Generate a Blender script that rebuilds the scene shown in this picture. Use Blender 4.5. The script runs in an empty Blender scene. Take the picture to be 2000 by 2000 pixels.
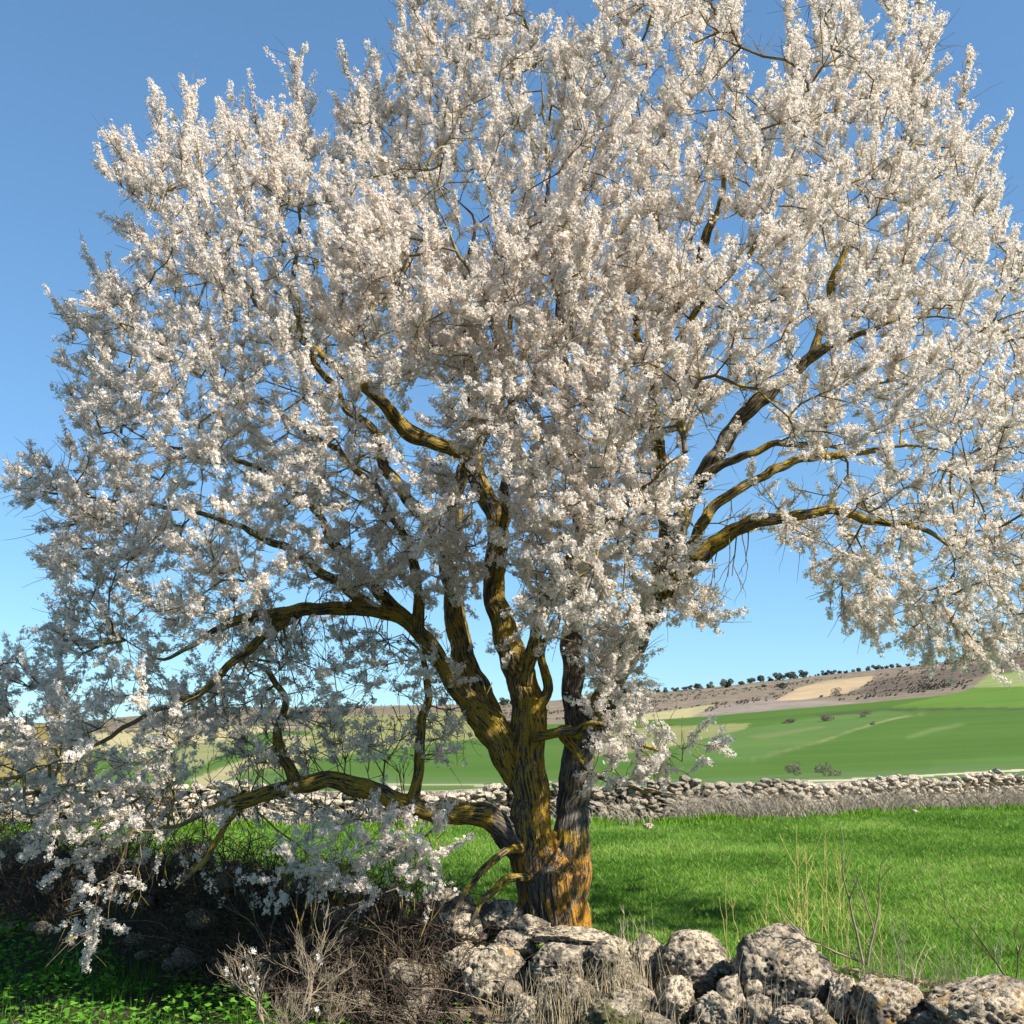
import bpy, math, random
import numpy as np
from mathutils import Vector, noise as mnoise

random.seed(7)
rng = np.random.default_rng(11)
scene = bpy.context.scene
COL = scene.collection

# ------------------------------------------------------------------ camera, sky, sun, exposure
F = 2050.0                 # focal length in pixels of the 2000 px photograph
PITCH = math.radians(12.1)
EYE = 1.6
cd = bpy.data.cameras.new('camera')
cd.sensor_width = 36.0
cd.lens = F / 2000.0 * 36.0
cd.clip_start = 0.05
cd.clip_end = 6000
cam = bpy.data.objects.new('camera', cd)
COL.objects.link(cam)
cam.location = (0, 0, EYE)
cam.rotation_euler = (math.pi / 2 + PITCH, 0, 0)
scene.camera = cam

SUN_EL, SUN_AZ = math.radians(42), math.radians(-31)      # azimuth measured from +x towards +y
sdir = Vector((math.cos(SUN_EL) * math.cos(SUN_AZ), math.cos(SUN_EL) * math.sin(SUN_AZ), math.sin(SUN_EL)))
world = bpy.data.worlds.new('World')
scene.world = world
world.use_nodes = True
wn = world.node_tree
bg = wn.nodes['Background']
sky = wn.nodes.new('ShaderNodeTexSky')
sky.sky_type = 'NISHITA'
sky.sun_disc = False
sky.sun_elevation = SUN_EL
sky.sun_rotation = math.pi / 2 - SUN_AZ
sky.air_density = 1.0
sky.dust_density = 0.15
sky.ozone_density = 4.0
sky.altitude = 800
# the camera's softer tone curve for the sky: less contrast between zenith and horizon, deeper blue
s1_ = wn.nodes.new('ShaderNodeVectorMath'); s1_.operation = 'SCALE'; s1_.inputs[3].default_value = 0.19
gm_ = wn.nodes.new('ShaderNodeGamma'); gm_.inputs[1].default_value = 0.68
s2_ = wn.nodes.new('ShaderNodeVectorMath'); s2_.operation = 'MULTIPLY'; s2_.inputs[1].default_value = (0.54 * 4.29, 0.79 * 4.29, 0.95 * 4.29)
wn.links.new(sky.outputs[0], s1_.inputs[0]); wn.links.new(s1_.outputs[0], gm_.inputs[0]); wn.links.new(gm_.outputs[0], s2_.inputs[0])
wn.links.new(s2_.outputs[0], bg.inputs[0])
bg.inputs[1].default_value = 0.105

sl = bpy.data.lights.new('sun', 'SUN')
sl.energy = 4.9
sl.angle = math.radians(0.5)
sl.color = (1.0, 0.95, 0.87)
sun = bpy.data.objects.new('sun', sl)
COL.objects.link(sun)
sun.location = (20, -4, 20)
sun.rotation_euler = sdir.to_track_quat('Z', 'Y').to_euler()

scene.view_settings.view_transform = 'Standard'
scene.view_settings.look = 'None'
scene.view_settings.exposure = 1.15
scene.view_settings.gamma = 1.0
scene.view_settings.use_curve_mapping = False
scene.cycles.max_bounces = 9
scene.cycles.diffuse_bounces = 7
scene.cycles.transparent_max_bounces = 4

# ------------------------------------------------------------------ helpers
CP, SP = math.cos(PITCH), math.sin(PITCH)
K = 2000.0 / 1932.0


def pix(px, py, depth):
    """point at world y = depth seen at pixel (px, py) of the 2000 px photograph (arrays allowed)"""
    u = (np.asarray(px, float) - 1000.0) / F
    v = (1000.0 - np.asarray(py, float)) / F
    dy = CP - v * SP
    t = depth / dy
    return np.stack(np.broadcast_arrays(t * u, t * dy, EYE + t * (SP + v * CP)), -1)


def proj(P):
    P = np.asarray(P, float)
    x, y, z = P[..., 0], P[..., 1], P[..., 2] - EYE
    d = y * CP + z * SP
    d = np.where(np.abs(d) < 1e-6, 1e-6, d)
    w = -y * SP + z * CP
    return 1000 + F * x / d, 1000 - F * w / d, d


def inpoly(x, y, poly):
    x = np.asarray(x, float); y = np.asarray(y, float)
    c = np.zeros(x.shape, bool)
    n = len(poly)
    for i in range(n):
        x1, y1 = poly[i]; x2, y2 = poly[(i + 1) % n]
        if y1 == y2:
            continue
        k = ((y1 > y) != (y2 > y)) & (x < (x2 - x1) * (y - y1) / (y2 - y1) + x1)
        c ^= k
    return c


def polydist(x, y, poly):
    best = np.full(x.shape, 1e9)
    n = len(poly)
    for i in range(n):
        x1, y1 = poly[i]; x2, y2 = poly[(i + 1) % n]
        dx, dy = x2 - x1, y2 - y1
        t = np.clip(((x - x1) * dx + (y - y1) * dy) / (dx * dx + dy * dy + 1e-9), 0, 1)
        best = np.minimum(best, np.hypot(x - x1 - t * dx, y - y1 - t * dy))
    return best


def tag(o, label=None, cat=None, group=None, kind=None):
    if label: o['label'] = label
    if cat: o['category'] = cat
    if group: o['group'] = group
    if kind: o['kind'] = kind
    return o


def empty(name, loc=(0, 0, 0), parent=None):
    o = bpy.data.objects.new(name, None)
    o.empty_display_size = 0.2
    COL.objects.link(o)
    o.location = loc
    if parent: o.parent = parent
    return o


def mesh_np(name, V, faces, nv, mat, attrs=None, smooth=False):
    """V (n,3); faces flat index array with nv corners each"""
    me = bpy.data.meshes.new(name)
    V = np.asarray(V, np.float32); faces = np.asarray(faces, np.int32).ravel()
    nf = len(faces) // nv
    me.vertices.add(len(V)); me.vertices.foreach_set('co', V.ravel())
    me.loops.add(len(faces)); me.loops.foreach_set('vertex_index', faces)
    me.polygons.add(nf)
    me.polygons.foreach_set('loop_start', np.arange(nf, dtype=np.int32) * nv)
    me.polygons.foreach_set('loop_total', np.full(nf, nv, np.int32))
    me.polygons.foreach_set('use_smooth', np.full(nf, smooth, bool))
    for an, (typ, arr) in (attrs or {}).items():
        a = me.attributes.new(an, typ, 'POINT')
        arr = np.asarray(arr, np.float32)
        if typ == 'FLOAT_COLOR':
            if arr.shape[1] == 3:
                arr = np.concatenate([arr, np.ones((len(arr), 1), np.float32)], 1)
            a.data.foreach_set('color', arr.ravel())
        elif typ == 'FLOAT_VECTOR':
            a.data.foreach_set('vector', arr.ravel())
        else:
            a.data.foreach_set('value', arr.ravel())
    me.update(calc_edges=True)
    if mat: me.materials.append(mat)
    return me


def obj(name, me, parent=None, loc=None):
    o = bpy.data.objects.new(name, me)
    COL.objects.link(o)
    if parent: o.parent = parent
    if loc is not None: o.location = loc
    return o


def norm(v):
    return v / (np.linalg.norm(v, axis=-1, keepdims=True) + 1e-9)


def frames(d):
    d = norm(d)
    a = np.where(np.abs(d[..., 2:3]) < 0.9, np.array([0, 0, 1.0]), np.array([1.0, 0, 0]))
    u = norm(np.cross(a, d))
    return u, np.cross(d, u)


def frusta(A, B, ra, rb, sides=4):
    """open frusta between point arrays A and B: vertices, quads"""
    n = len(A)
    u, v = frames(B - A)
    th = np.arange(sides) * 2 * math.pi / sides
    c, s = np.cos(th), np.sin(th)
    ring = u[:, None, :] * c[None, :, None] + v[:, None, :] * s[None, :, None]
    VA = A[:, None, :] + ring * ra[:, None, None]
    VB = B[:, None, :] + ring * rb[:, None, None]
    V = np.concatenate([VA, VB], 1).reshape(-1, 3)
    i = np.arange(sides); j = (i + 1) % sides
    q = np.stack([i, j, j + sides, i + sides], 1)
    Fc = (q[None] + (np.arange(n) * 2 * sides)[:, None, None]).reshape(-1, 4)
    return V, Fc


def strips(P, R, sides=3):
    """tubes for an array of polylines P (n,k,3), radii R (n,k)"""
    n, k, _ = P.shape
    T = np.gradient(P, axis=1)
    u, v = frames(T[:, :1].repeat(k, 1) * 0.0 + (P[:, -1:] - P[:, :1]))
    th = np.arange(sides) * 2 * math.pi / sides
    ring = u[:, :, None, :] * np.cos(th)[None, None, :, None] + v[:, :, None, :] * np.sin(th)[None, None, :, None]
    V = (P[:, :, None, :] + ring * R[:, :, None, None]).reshape(-1, 3)
    i = np.arange(sides); j = (i + 1) % sides
    q = np.stack([i, j, j + sides, i + sides], 1)
    q = (q[None] + (np.arange(k - 1) * sides)[:, None, None]).reshape(-1, 4)
    Fc = (q[None] + (np.arange(n) * k * sides)[:, None, None]).reshape(-1, 4)
    return V, Fc


def tube(P, R, sides=10):
    """one tube with transported frame; returns V, quads, and closes nothing"""
    P = np.asarray(P, float); R = np.asarray(R, float)
    T = norm(np.gradient(P, axis=0))
    u = frames(T[:1])[0][0]
    V = []
    for i in range(len(P)):
        u = u - T[i] * np.dot(u, T[i]); u /= np.linalg.norm(u) + 1e-9
        v = np.cross(T[i], u)
        th = np.arange(sides) * 2 * math.pi / sides
        V.append(P[i] + R[i] * (np.cos(th)[:, None] * u + np.sin(th)[:, None] * v))
    V = np.concatenate(V)
    i = np.arange(sides); j = (i + 1) % sides
    q = np.stack([i, j, j + sides, i + sides], 1)
    Fc = (q[None] + (np.arange(len(P) - 1) * sides)[:, None, None]).reshape(-1, 4)
    return V, Fc


class Acc:
    def __init__(self): self.V = []; self.F = []; self.n = 0
    def add(self, V, Fc):
        self.V.append(V); self.F.append(np.asarray(Fc) + self.n); self.n += len(V)
    def get(self):
        return np.concatenate(self.V), np.concatenate(self.F)


# ---- materials
def newmat(name):
    m = bpy.data.materials.new(name); m.use_nodes = True
    t = m.node_tree; t.nodes.clear()
    out = t.nodes.new('ShaderNodeOutputMaterial')
    return m, t, out


def N(t, typ, **kw):
    n = t.nodes.new(typ)
    for k, v in kw.items():
        if k in n.inputs.keys() if isinstance(k, str) else False:
            n.inputs[k].default_value = v
        else:
            setattr(n, k, v)
    return n


def noise_node(t, vec, scale, detail=4, rough=0.55, dist=0.0):
    n = t.nodes.new('ShaderNodeTexNoise')
    n.inputs['Scale'].default_value = scale
    n.inputs['Detail'].default_value = detail
    n.inputs['Roughness'].default_value = rough
    n.inputs['Distortion'].default_value = dist
    if vec is not None: t.links.new(vec, n.inputs['Vector'])
    return n.outputs['Fac']


def ramp(t, fac, stops, interp='LINEAR'):
    r = t.nodes.new('ShaderNodeValToRGB')
    r.color_ramp.interpolation = interp
    el = r.color_ramp.elements
    while len(el) < len(stops): el.new(0.5)
    for e, (p, c) in zip(el, stops):
        e.position = p
        e.color = (c, c, c, 1) if not isinstance(c, tuple) else (*c, 1)
    t.links.new(fac, r.inputs['Fac'])
    return r.outputs['Color']


def mix(t, fac, a, b, mode='MIX'):
    m = t.nodes.new('ShaderNodeMix'); m.data_type = 'RGBA'; m.blend_type = mode
    for s, val in ((m.inputs[0], fac), (m.inputs[6], a), (m.inputs[7], b)):
        if isinstance(val, bpy.types.NodeSocket): t.links.new(val, s)
        elif isinstance(val, tuple): s.default_value = (*val, 1)
        else: s.default_value = val
    return m.outputs[2]


def mathn(t, op, a, b=0.0, clamp=False):
    m = t.nodes.new('ShaderNodeMath'); m.operation = op; m.use_clamp = clamp
    for s, val in ((m.inputs[0], a), (m.inputs[1], b)):
        if isinstance(val, bpy.types.NodeSocket): t.links.new(val, s)
        else: s.default_value = val
    return m.outputs[0]


def bump(t, h, strength, dist):
    b = t.nodes.new('ShaderNodeBump')
    b.inputs['Strength'].default_value = strength
    b.inputs['Distance'].default_value = dist
    t.links.new(h, b.inputs['Height'])
    return b.outputs['Normal']


def bsdf(t, out, color, rough=0.9, normal=None, spec=0.2):
    p = t.nodes.new('ShaderNodeBsdfPrincipled')
    if isinstance(color, tuple): p.inputs['Base Color'].default_value = (*color, 1)
    else: t.links.new(color, p.inputs['Base Color'])
    p.inputs['Roughness'].default_value = rough
    p.inputs['Specular IOR Level'].default_value = spec
    if normal is not None: t.links.new(normal, p.inputs['Normal'])
    t.links.new(p.outputs[0], out.inputs[0])
    return p


def attr(t, name, out='Vector'):
    a = t.nodes.new('ShaderNodeAttribute'); a.attribute_name = name
    return a.outputs[out]


def geo(t, name='Position'):
    return t.nodes.new('ShaderNodeNewGeometry').outputs[name]


def objco(t):
    return t.nodes.new('ShaderNodeTexCoord').outputs['Object']


def objrand(t):
    return t.nodes.new('ShaderNodeObjectInfo').outputs['Random']


def leafmat(name, attr_name=None, color=None, trans=0.35):
    m, t, out = newmat(name)
    c = attr(t, attr_name, 'Color') if attr_name else None
    d = t.nodes.new('ShaderNodeBsdfDiffuse'); tr = t.nodes.new('ShaderNodeBsdfTranslucent')
    for s in (d, tr):
        if c is not None: t.links.new(c, s.inputs['Color'])
        else: s.inputs['Color'].default_value = (*color, 1)
    ms = t.nodes.new('ShaderNodeMixShader'); ms.inputs[0].default_value = trans
    t.links.new(d.outputs[0], ms.inputs[1]); t.links.new(tr.outputs[0], ms.inputs[2])
    t.links.new(ms.outputs[0], out.inputs[0])
    return m


M_PETAL = leafmat('petal', 'col', trans=0.48)
M_LEAF = leafmat('leaf', 'col', trans=0.35)


def bark_material():
    m, t, out = newmat('bark')
    b = attr(t, 'bark'); pos = geo(t); li = attr(t, 'lichen', 'Fac')
    fur = noise_node(t, b, 80, 5, 0.62, 0.1)
    fine = noise_node(t, pos, 60, 4, 0.6)
    base = ramp(t, fur, [(0.36, (0.022, 0.018, 0.014)), (0.5, (0.095, 0.078, 0.06)), (0.64, (0.23, 0.20, 0.165))])
    big = noise_node(t, pos, 5.5, 4, 0.65, 0.8)
    thr = mathn(t, 'ADD', big, mathn(t, 'MULTIPLY', mathn(t, 'SUBTRACT', li, 0.5), 0.6))
    thr = mathn(t, 'ADD', thr, mathn(t, 'MULTIPLY', mathn(t, 'SUBTRACT', fur, 0.5), 1.5))
    thr = mathn(t, 'ADD', thr, mathn(t, 'MULTIPLY', mathn(t, 'SUBTRACT', fine, 0.5), 0.5))
    msk = ramp(t, thr, [(0.50, 0.0), (0.70, 1.0)])
    hot = attr(t, 'orange', 'Fac')
    lc = mix(t, fine, (0.19, 0.125, 0.014), (0.50, 0.33, 0.035))
    lo = mix(t, fine, (0.30, 0.12, 0.008), (0.58, 0.28, 0.018))
    lcol = mix(t, hot, lc, lo)
    c = mix(t, mathn(t, 'MULTIPLY', msk, 0.92), base, lcol)
    h = mathn(t, 'ADD', mathn(t, 'MULTIPLY', fur, 1.0), mathn(t, 'MULTIPLY', fine, 0.25))
    bsdf(t, out, c, 0.92, bump(t, h, 1.0, 0.03), 0.15)
    return m


def twig_material(name, a, b, li=(0.27, 0.19, 0.03), lith=0.56):
    m, t, out = newmat(name)
    pos = geo(t)
    n = noise_node(t, pos, 9, 4, 0.7)
    f = noise_node(t, pos, 70, 2, 0.6)
    c = mix(t, f, a, b)
    c = mix(t, ramp(t, n, [(lith, 0.0), (lith + 0.08, 0.85)]), c, li)
    bsdf(t, out, c, 0.9, None, 0.15)
    return m


M_BARK = bark_material()
M_TWIG = twig_material('twig', (0.07, 0.052, 0.036), (0.20, 0.155, 0.10), (0.30, 0.22, 0.04), 0.50)
M_DRY = twig_material('dry_twig', (0.12, 0.09, 0.06), (0.32, 0.26, 0.18), (0.24, 0.21, 0.08), 0.6)
M_BRAMBLE = twig_material('bramble', (0.03, 0.022, 0.016), (0.10, 0.07, 0.048), (0.07, 0.075, 0.025), 0.6)  # twig tones darkened to stand in for shade over the left wall


def stone_material(name, pale=(0.50, 0.425, 0.32), mid=(0.27, 0.225, 0.17), dark=(0.045, 0.038, 0.032), sc=1.0, orange=0.60, moss=0.62, bumpd=0.03):
    m, t, out = newmat(name)
    co = objco(t)
    off = t.nodes.new('ShaderNodeVectorMath'); off.operation = 'ADD'
    cmb = t.nodes.new('ShaderNodeCombineXYZ')
    r = mathn(t, 'MULTIPLY', objrand(t), 37.0)
    for i in range(3): t.links.new(r, cmb.inputs[i])
    t.links.new(co, off.inputs[0]); t.links.new(cmb.outputs[0], off.inputs[1])
    v = off.outputs[0]
    n1 = noise_node(t, v, 7 * sc, 7, 0.68, 0.4)
    n2 = noise_node(t, v, 26 * sc, 6, 0.72, 0.3)
    n3 = noise_node(t, v, 4.0 * sc, 5, 0.7, 0.5)
    n4 = noise_node(t, v, 5.0 * sc, 6, 0.75, 0.9)
    c = ramp(t, n1, [(0.34, mid), (0.50, pale), (0.66, tuple(min(1, x * 1.25) for x in pale))])
    c = mix(t, ramp(t, n2, [(0.42, 0.92), (0.53, 0.0)]), c, dark)
    c = mix(t, ramp(t, n3, [(0.40, 0.85), (0.47, 0.0)]), c, (0.10, 0.09, 0.08))
    c = mix(t, ramp(t, n4, [(orange, 0.0), (orange + 0.06, 0.8)]), c, (0.42, 0.24, 0.07))
    c = mix(t, ramp(t, noise_node(t, v, 3.3 * sc, 6, 0.75, 0.4), [(moss, 0.0), (moss + 0.06, 0.85)]), c, (0.10, 0.10, 0.035))
    br = mix(t, objrand(t), (0.78, 0.76, 0.74), (1.1, 1.07, 1.0))
    c = mix(t, 1.0, c, br, 'MULTIPLY')
    h = mathn(t, 'ADD', n2, mathn(t, 'MULTIPLY', n1, 1.2))
    bsdf(t, out, c, 0.95, bump(t, h, 1.0, bumpd), 0.15)
    return m


M_STONE = stone_material('limestone')
M_STONE_O = stone_material('limestone_orange_lichen', orange=0.54)
M_STONE_P = stone_material('limestone_pale', pale=(0.58, 0.49, 0.37), mid=(0.40, 0.33, 0.24), moss=0.7, orange=0.66)
M_STONE_F = stone_material('far_limestone', pale=(0.52, 0.45, 0.36), mid=(0.34, 0.29, 0.23), sc=1.5, bumpd=0.02, orange=0.7, moss=0.75)


def ground_material(name, lo, hi, sc=3.0, third=None, thr=0.6, bd=0.05):
    m, t, out = newmat(name)
    pos = geo(t)
    n = noise_node(t, pos, sc, 6, 0.65)
    f = noise_node(t, pos, sc * 9, 5, 0.7)
    c = mix(t, n, lo, hi)
    c = mix(t, mathn(t, 'MULTIPLY', f, 0.5), c, tuple(x * 0.4 for x in lo))
    if third:
        c = mix(t, ramp(t, noise_node(t, pos, sc * 0.6, 5, 0.7), [(thr, 0.0), (thr + 0.12, 1.0)]), c, third)
    bsdf(t, out, c, 0.95, bump(t, f, 0.8, bd), 0.1)
    return m


def field_material():
    """far terrain: the crop's colour from the 'col' attribute, streaks and speckle on top"""
    m, t, out = newmat('far_field')
    pos = geo(t); c0 = attr(t, 'col', 'Color'); ro = attr(t, 'rough', 'Fac')
    mp = t.nodes.new('ShaderNodeMapping'); mp.inputs['Scale'].default_value = (0.012, 0.06, 0.15)
    mp.inputs['Rotation'].default_value = (0, 0, 0.35)
    t.links.new(pos, mp.inputs['Vector'])
    st = noise_node(t, mp.outputs[0], 1.0, 6, 0.6, 0.5)
    sp = noise_node(t, pos, 0.22, 7, 0.75)
    fi = noise_node(t, pos, 1.3, 4, 0.7)
    mp2 = t.nodes.new('ShaderNodeMapping'); mp2.inputs['Scale'].default_value = (0.05, 0.9, 0.5); mp2.inputs['Rotation'].default_value = (0, 0, 0.5)
    t.links.new(pos, mp2.inputs['Vector'])
    rows_ = noise_node(t, mp2.outputs[0], 1.0, 4, 0.6, 0.2)
    c0 = mix(t, 1.0, c0, mix(t, rows_, (0.72, 0.78, 0.78), (1.28, 1.22, 1.22)), 'MULTIPLY')
    k = mix(t, st, (0.62, 0.74, 0.70), (1.50, 1.28, 1.30))
    c = mix(t, 1.0, c0, k, 'MULTIPLY')
    dk = ramp(t, sp, [(0.34, (0.55, 0.55, 0.58)), (0.50, (1.0, 1.0, 1.0)), (0.66, (1.22, 1.18, 1.12))])
    c = mix(t, ro, c, mix(t, 1.0, c, dk, 'MULTIPLY'))
    c = mix(t, mathn(t, 'MULTIPLY', fi, 0.35), c, mix(t, 1.0, c, (0.6, 0.6, 0.6), 'MULTIPLY'))
    bsdf(t, out, c, 0.95, None, 0.05)
    return m


M_FAR = field_material()
M_EARTH = ground_material('earth', (0.035, 0.028, 0.018), (0.09, 0.07, 0.045), 2.5, (0.03, 0.06, 0.012), 0.5)
M_FIELD = ground_material('field_soil', (0.06, 0.14, 0.014), (0.09, 0.21, 0.022), 1.2, (0.12, 0.18, 0.035), 0.6)

# ------------------------------------------------------------------ the line of the near wall
WP = np.array([(-700, 17.0), (-250, 14.5), (0, 12.3), (200, 11.0), (376, 10.0), (550, 9.3), (730, 8.75), (900, 8.2), (1100, 7.75), (1350, 7.25),
               (1530, 7.0), (1720, 6.7), (1925, 6.4), (2200, 6.0), (2700, 5.4), (3600, 4.6)])
WL = pix(WP[:, 0], np.interp(WP[:, 0], [0, 400, 900, 2000], [1670, 1740, 1830, 1960]), WP[:, 1])[:, :2]


def wall_s(x, y):
    """signed distance to the near wall's centre line, positive on the field side; and arc position"""
    best = np.full(np.shape(x), 1e9); sg = np.zeros(np.shape(x))
    for i in range(len(WL) - 1):
        a, b = WL[i], WL[i + 1]
        d = b - a; L = np.hypot(*d)
        t = ((x - a[0]) * d[0] + (y - a[1]) * d[1]) / L ** 2
        t = np.clip(t, 0, 1)
        ex, ey = x - a[0] - t * d[0], y - a[1] - t * d[1]
        dd = np.hypot(ex, ey)
        s = np.sign(d[0] * ey - d[1] * ex)
        k = dd < best
        best = np.where(k, dd, best); sg = np.where(k, s, sg)
    return best * sg


def sstep(a, b, x):
    t = np.clip((x - a) / (b - a), 0, 1)
    return t * t * (3 - 2 * t)


def near_z(x, y):
    s = wall_s(x, y)
    left = sstep(0.5, -2.5, x)
    z = -0.38 + 0.40 * sstep(-0.75, 0.35, s)
    z = z + (0.12 + 0.30 * left) * np.exp(-(s / 0.5) ** 2)
    z = z + 0.02 * np.sin(x * 1.3 + y * 0.7) + 0.015 * np.sin(x * 3.1 - y * 2.3)
    return z


# ------------------------------------------------------------------ terrain
def curve(pts, x):
    p = np.array(pts, float)
    return np.interp(x, p[:, 0], p[:, 1])


RING = [(34, [(-3000, 1543), (0, 1543), (1000, 1541), (1500, 1538), (2000, 1527), (5000, 1520)]),
        (62, [(-3000, 1515), (0, 1515), (600, 1514), (1000, 1512), (1500, 1509), (2000, 1499), (5000, 1490)]),
        (210, [(-3000, 1462), (0, 1460), (500, 1452), (900, 1446), (1200, 1436), (1440, 1421), (1700, 1404), (2000, 1388), (3000, 1370), (5000, 1370)]),
        (400, [(-3000, 1440), (0, 1437), (300, 1424), (700, 1410), (1000, 1402), (1350, 1386), (1700, 1352), (2000, 1316), (3000, 1250), (5000, 1250)]),
        (640, [(-3000, 1415), (0, 1412), (150, 1411), (300, 1397), (455, 1382), (700, 1379), (980, 1374), (1100, 1366), (1262, 1353), (1448, 1337),
               (1614, 1319), (1780, 1300), (1904, 1288), (2000, 1270), (2300, 1235), (3000, 1190), (5000, 1190)])]


def elev(px, py):
    """tangent of the elevation angle of the terrain seen at pixel py in the pixel column px"""
    u = (px - 1000.0) / F; v = (1000.0 - py) / F
    return (SP + v * CP) / np.hypot(u, CP - v * SP)


def build_terrain():
    a0 = np.linspace(-36, 36, 560)
    rest = np.linspace(40, 320, 60)
    az = np.radians(np.concatenate([a0, rest]))           # measured from +y towards +x
    rr = np.unique(np.concatenate([np.linspace(0.6, 16, 64), np.linspace(16, 34, 30), np.linspace(34, 62, 22), np.linspace(62, 210, 46),
                                   np.linspace(210, 400, 44), np.linspace(400, 640, 48), np.array([700, 900, 1300, 2200])]))
    A, Rr = np.meshgrid(az, rr, indexing='ij')
    X, Y = Rr * np.sin(A), Rr * np.cos(A)
    azc = np.where(A > math.pi, A - 2 * math.pi, A)
    azc = np.clip(azc, -1.1, 1.1)
    pxc = 1000 + F * np.tan(azc) * (CP + 0.2 * SP)        # pixel column near the horizon
    zs = [np.zeros_like(A)]
    rk = [28.0]
    for r, c in RING:
        zs.append(EYE + r * elev(pxc, curve(c, pxc))); rk.append(r)
    zs.append(zs[-1] * 0.86); rk.append(800.0)
    zs.append(zs[-1] * 0.5 - 20); rk.append(2300.0)
    Z = near_z(X, Y)
    Zf = np.zeros_like(Z)
    for i in range(len(rk) - 1):
        k = (Rr >= rk[i]) & (Rr <= rk[i + 1])
        t = (Rr - rk[i]) / (rk[i + 1] - rk[i])
        Zf = np.where(k, zs[i] * (1 - t) + zs[i + 1] * t, Zf)
    w = sstep(20, 30, Rr)
    Z = Z * (1 - w) + Zf * w
    nz = np.array([mnoise.noise((x * 0.02, y * 0.02, 3.0)) for x, y in zip(X.ravel(), Y.ravel())]).reshape(X.shape)
    n2 = np.array([mnoise.noise((x * 0.11, y * 0.11, 9.0)) for x, y in zip(X.ravel(), Y.ravel())]).reshape(X.shape)
    far = sstep(250, 420, Rr)
    Z = Z + nz * far * 1.3 + n2 * far * 0.35 + n2 * 0.10 * sstep(12, 24, Rr) * (1 - far)
    return az, rr, X, Y, Z, A, Rr


az, rr, TX, TY, TZ, TA, TR = build_terrain()
na, nr = TX.shape
TV = np.stack([TX, TY, TZ], -1).reshape(-1, 3)
ii, jj = np.meshgrid(np.arange(na), np.arange(nr - 1), indexing='ij')
i2 = (ii + 1) % na
TF = np.stack([ii * nr + jj, i2 * nr + jj, i2 * nr + jj + 1, ii * nr + jj + 1], -1).reshape(-1, 4)
CEN = TV[TF].mean(1)
cpx, cpy, cd_ = proj(CEN)
cr = np.hypot(CEN[:, 0], CEN[:, 1])
ahead = (CEN[:, 1] > 5)


def C5(pts):          # coordinates read in an enlarged crop of the photograph
    return [(1200 + x * 0.414, 1200 + y * 0.414) for x, y in pts]


def C6(pts):
    return [(x * 0.414, 1150 + y * 0.414) for x, y in pts]


GREEN, GREEN2, PALE, TAN, BEIGE, SCRUB, HEATH, DARK, OCHRE = (
    (0.060, 0.118, 0.020), (0.090, 0.165, 0.026), (0.19, 0.20, 0.075), (0.36, 0.28, 0.165), (0.32, 0.29, 0.15), (0.180, 0.150, 0.108), (0.125, 0.098, 0.075),
    (0.055, 0.055, 0.035), (0.20, 0.165, 0.05))
cls = np.full(len(TF), 0)         # index into names
names = ['ground', 'green_field', 'scrub_hillside', 'tan_field', 'pale_field', 'dirt_path', 'meadow', 'upper_green_field']
# the line where crops end and scrub begins, in photograph pixels
edge = C5([(-3000, 600), (0, 560), (380, 522), (620, 513), (820, 500), (1000, 472), (1300, 438), (1500, 395), (1650, 362), (1700, 340), (1760, 285),
           (1932, 255), (3000, 200)])
edge_y = curve(edge, cpx)
s_ = wall_s(CEN[:, 0], CEN[:, 1])
cls[:] = 0
cls[(s_ > 0.15) & (cr < 3000)] = 6
fw_y = np.interp(CEN[:, 0], [-30, -12, 0, 5, 14, 40], [18.5, 19.5, 20.6, 21.8, 27, 38])     # the far wall's line
beyond = (CEN[:, 1] > fw_y) & (cr > 15) | (cr > 60)
cls[beyond] = 1
cls[beyond & (cr > 300) & (cpy < edge_y)] = 2
cls[(cr > 300) & ~ahead] = 2
cls[(cr > 62) & ~ahead & (cls != 2)] = 1
fcol = np.zeros((len(TF), 3)); frough = np.zeros(len(TF))
fcol[:] = GREEN
k = cls == 2; fcol[k] = SCRUB; frough[k] = 1.0


def paint(poly, c, col, onto=None, rough=None):
    k = inpoly(cpx, cpy, poly) & ahead & beyond
    if onto is not None: k &= np.isin(cls, onto)
    if c is not None: cls[k] = c
    fcol[k] = col
    if rough is not None: frough[k] = rough


jx = 3.0
# right of the trunk
paint(C5([(-100, 500), (230, 458), (430, 430), (485, 425), (380, 475), (340, 492), (200, 522), (-100, 560)]), 4, BEIGE, [2], 0.3)
paint(C5([(760, 408), (870, 345), (1000, 312), (1225, 288), (1210, 318), (1100, 372), (900, 402)]), 3, TAN, [2], 0.3)
paint(C5([(1120, 372), (1240, 300), (1500, 270), (1900, 205), (1932, 190), (2100, 190), (2100, 225), (1700, 300), (1500, 345), (1250, 385)]), None, HEATH, [2])
paint(C5([(300, 470), (700, 400), (1000, 405), (1300, 430), (1000, 470), (620, 512), (380, 520)]), None, (0.215, 0.185, 0.15), [2])
paint(C5([(1290, 440), (1500, 395), (1650, 362), (1700, 345), (2200, 335), (2200, 440)]), 7, GREEN2, [1, 2], 0.1)
paint(C5([(1690, 345), (1760, 285), (2200, 240), (2200, 335)]), 4, (0.20, 0.24, 0.09), [1, 2], 0.2)
paint(C5([(-100, 545), (380, 522), (640, 513), (620, 540), (450, 580), (200, 640), (-100, 670)]), 4, PALE, [1], 0.2)
paint(C5([(300, 620), (620, 540), (1000, 480), (1300, 450), (1400, 470), (1130, 540), (850, 628), (620, 690), (300, 690)]), None, (0.078, 0.140, 0.034), [1])
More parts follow.
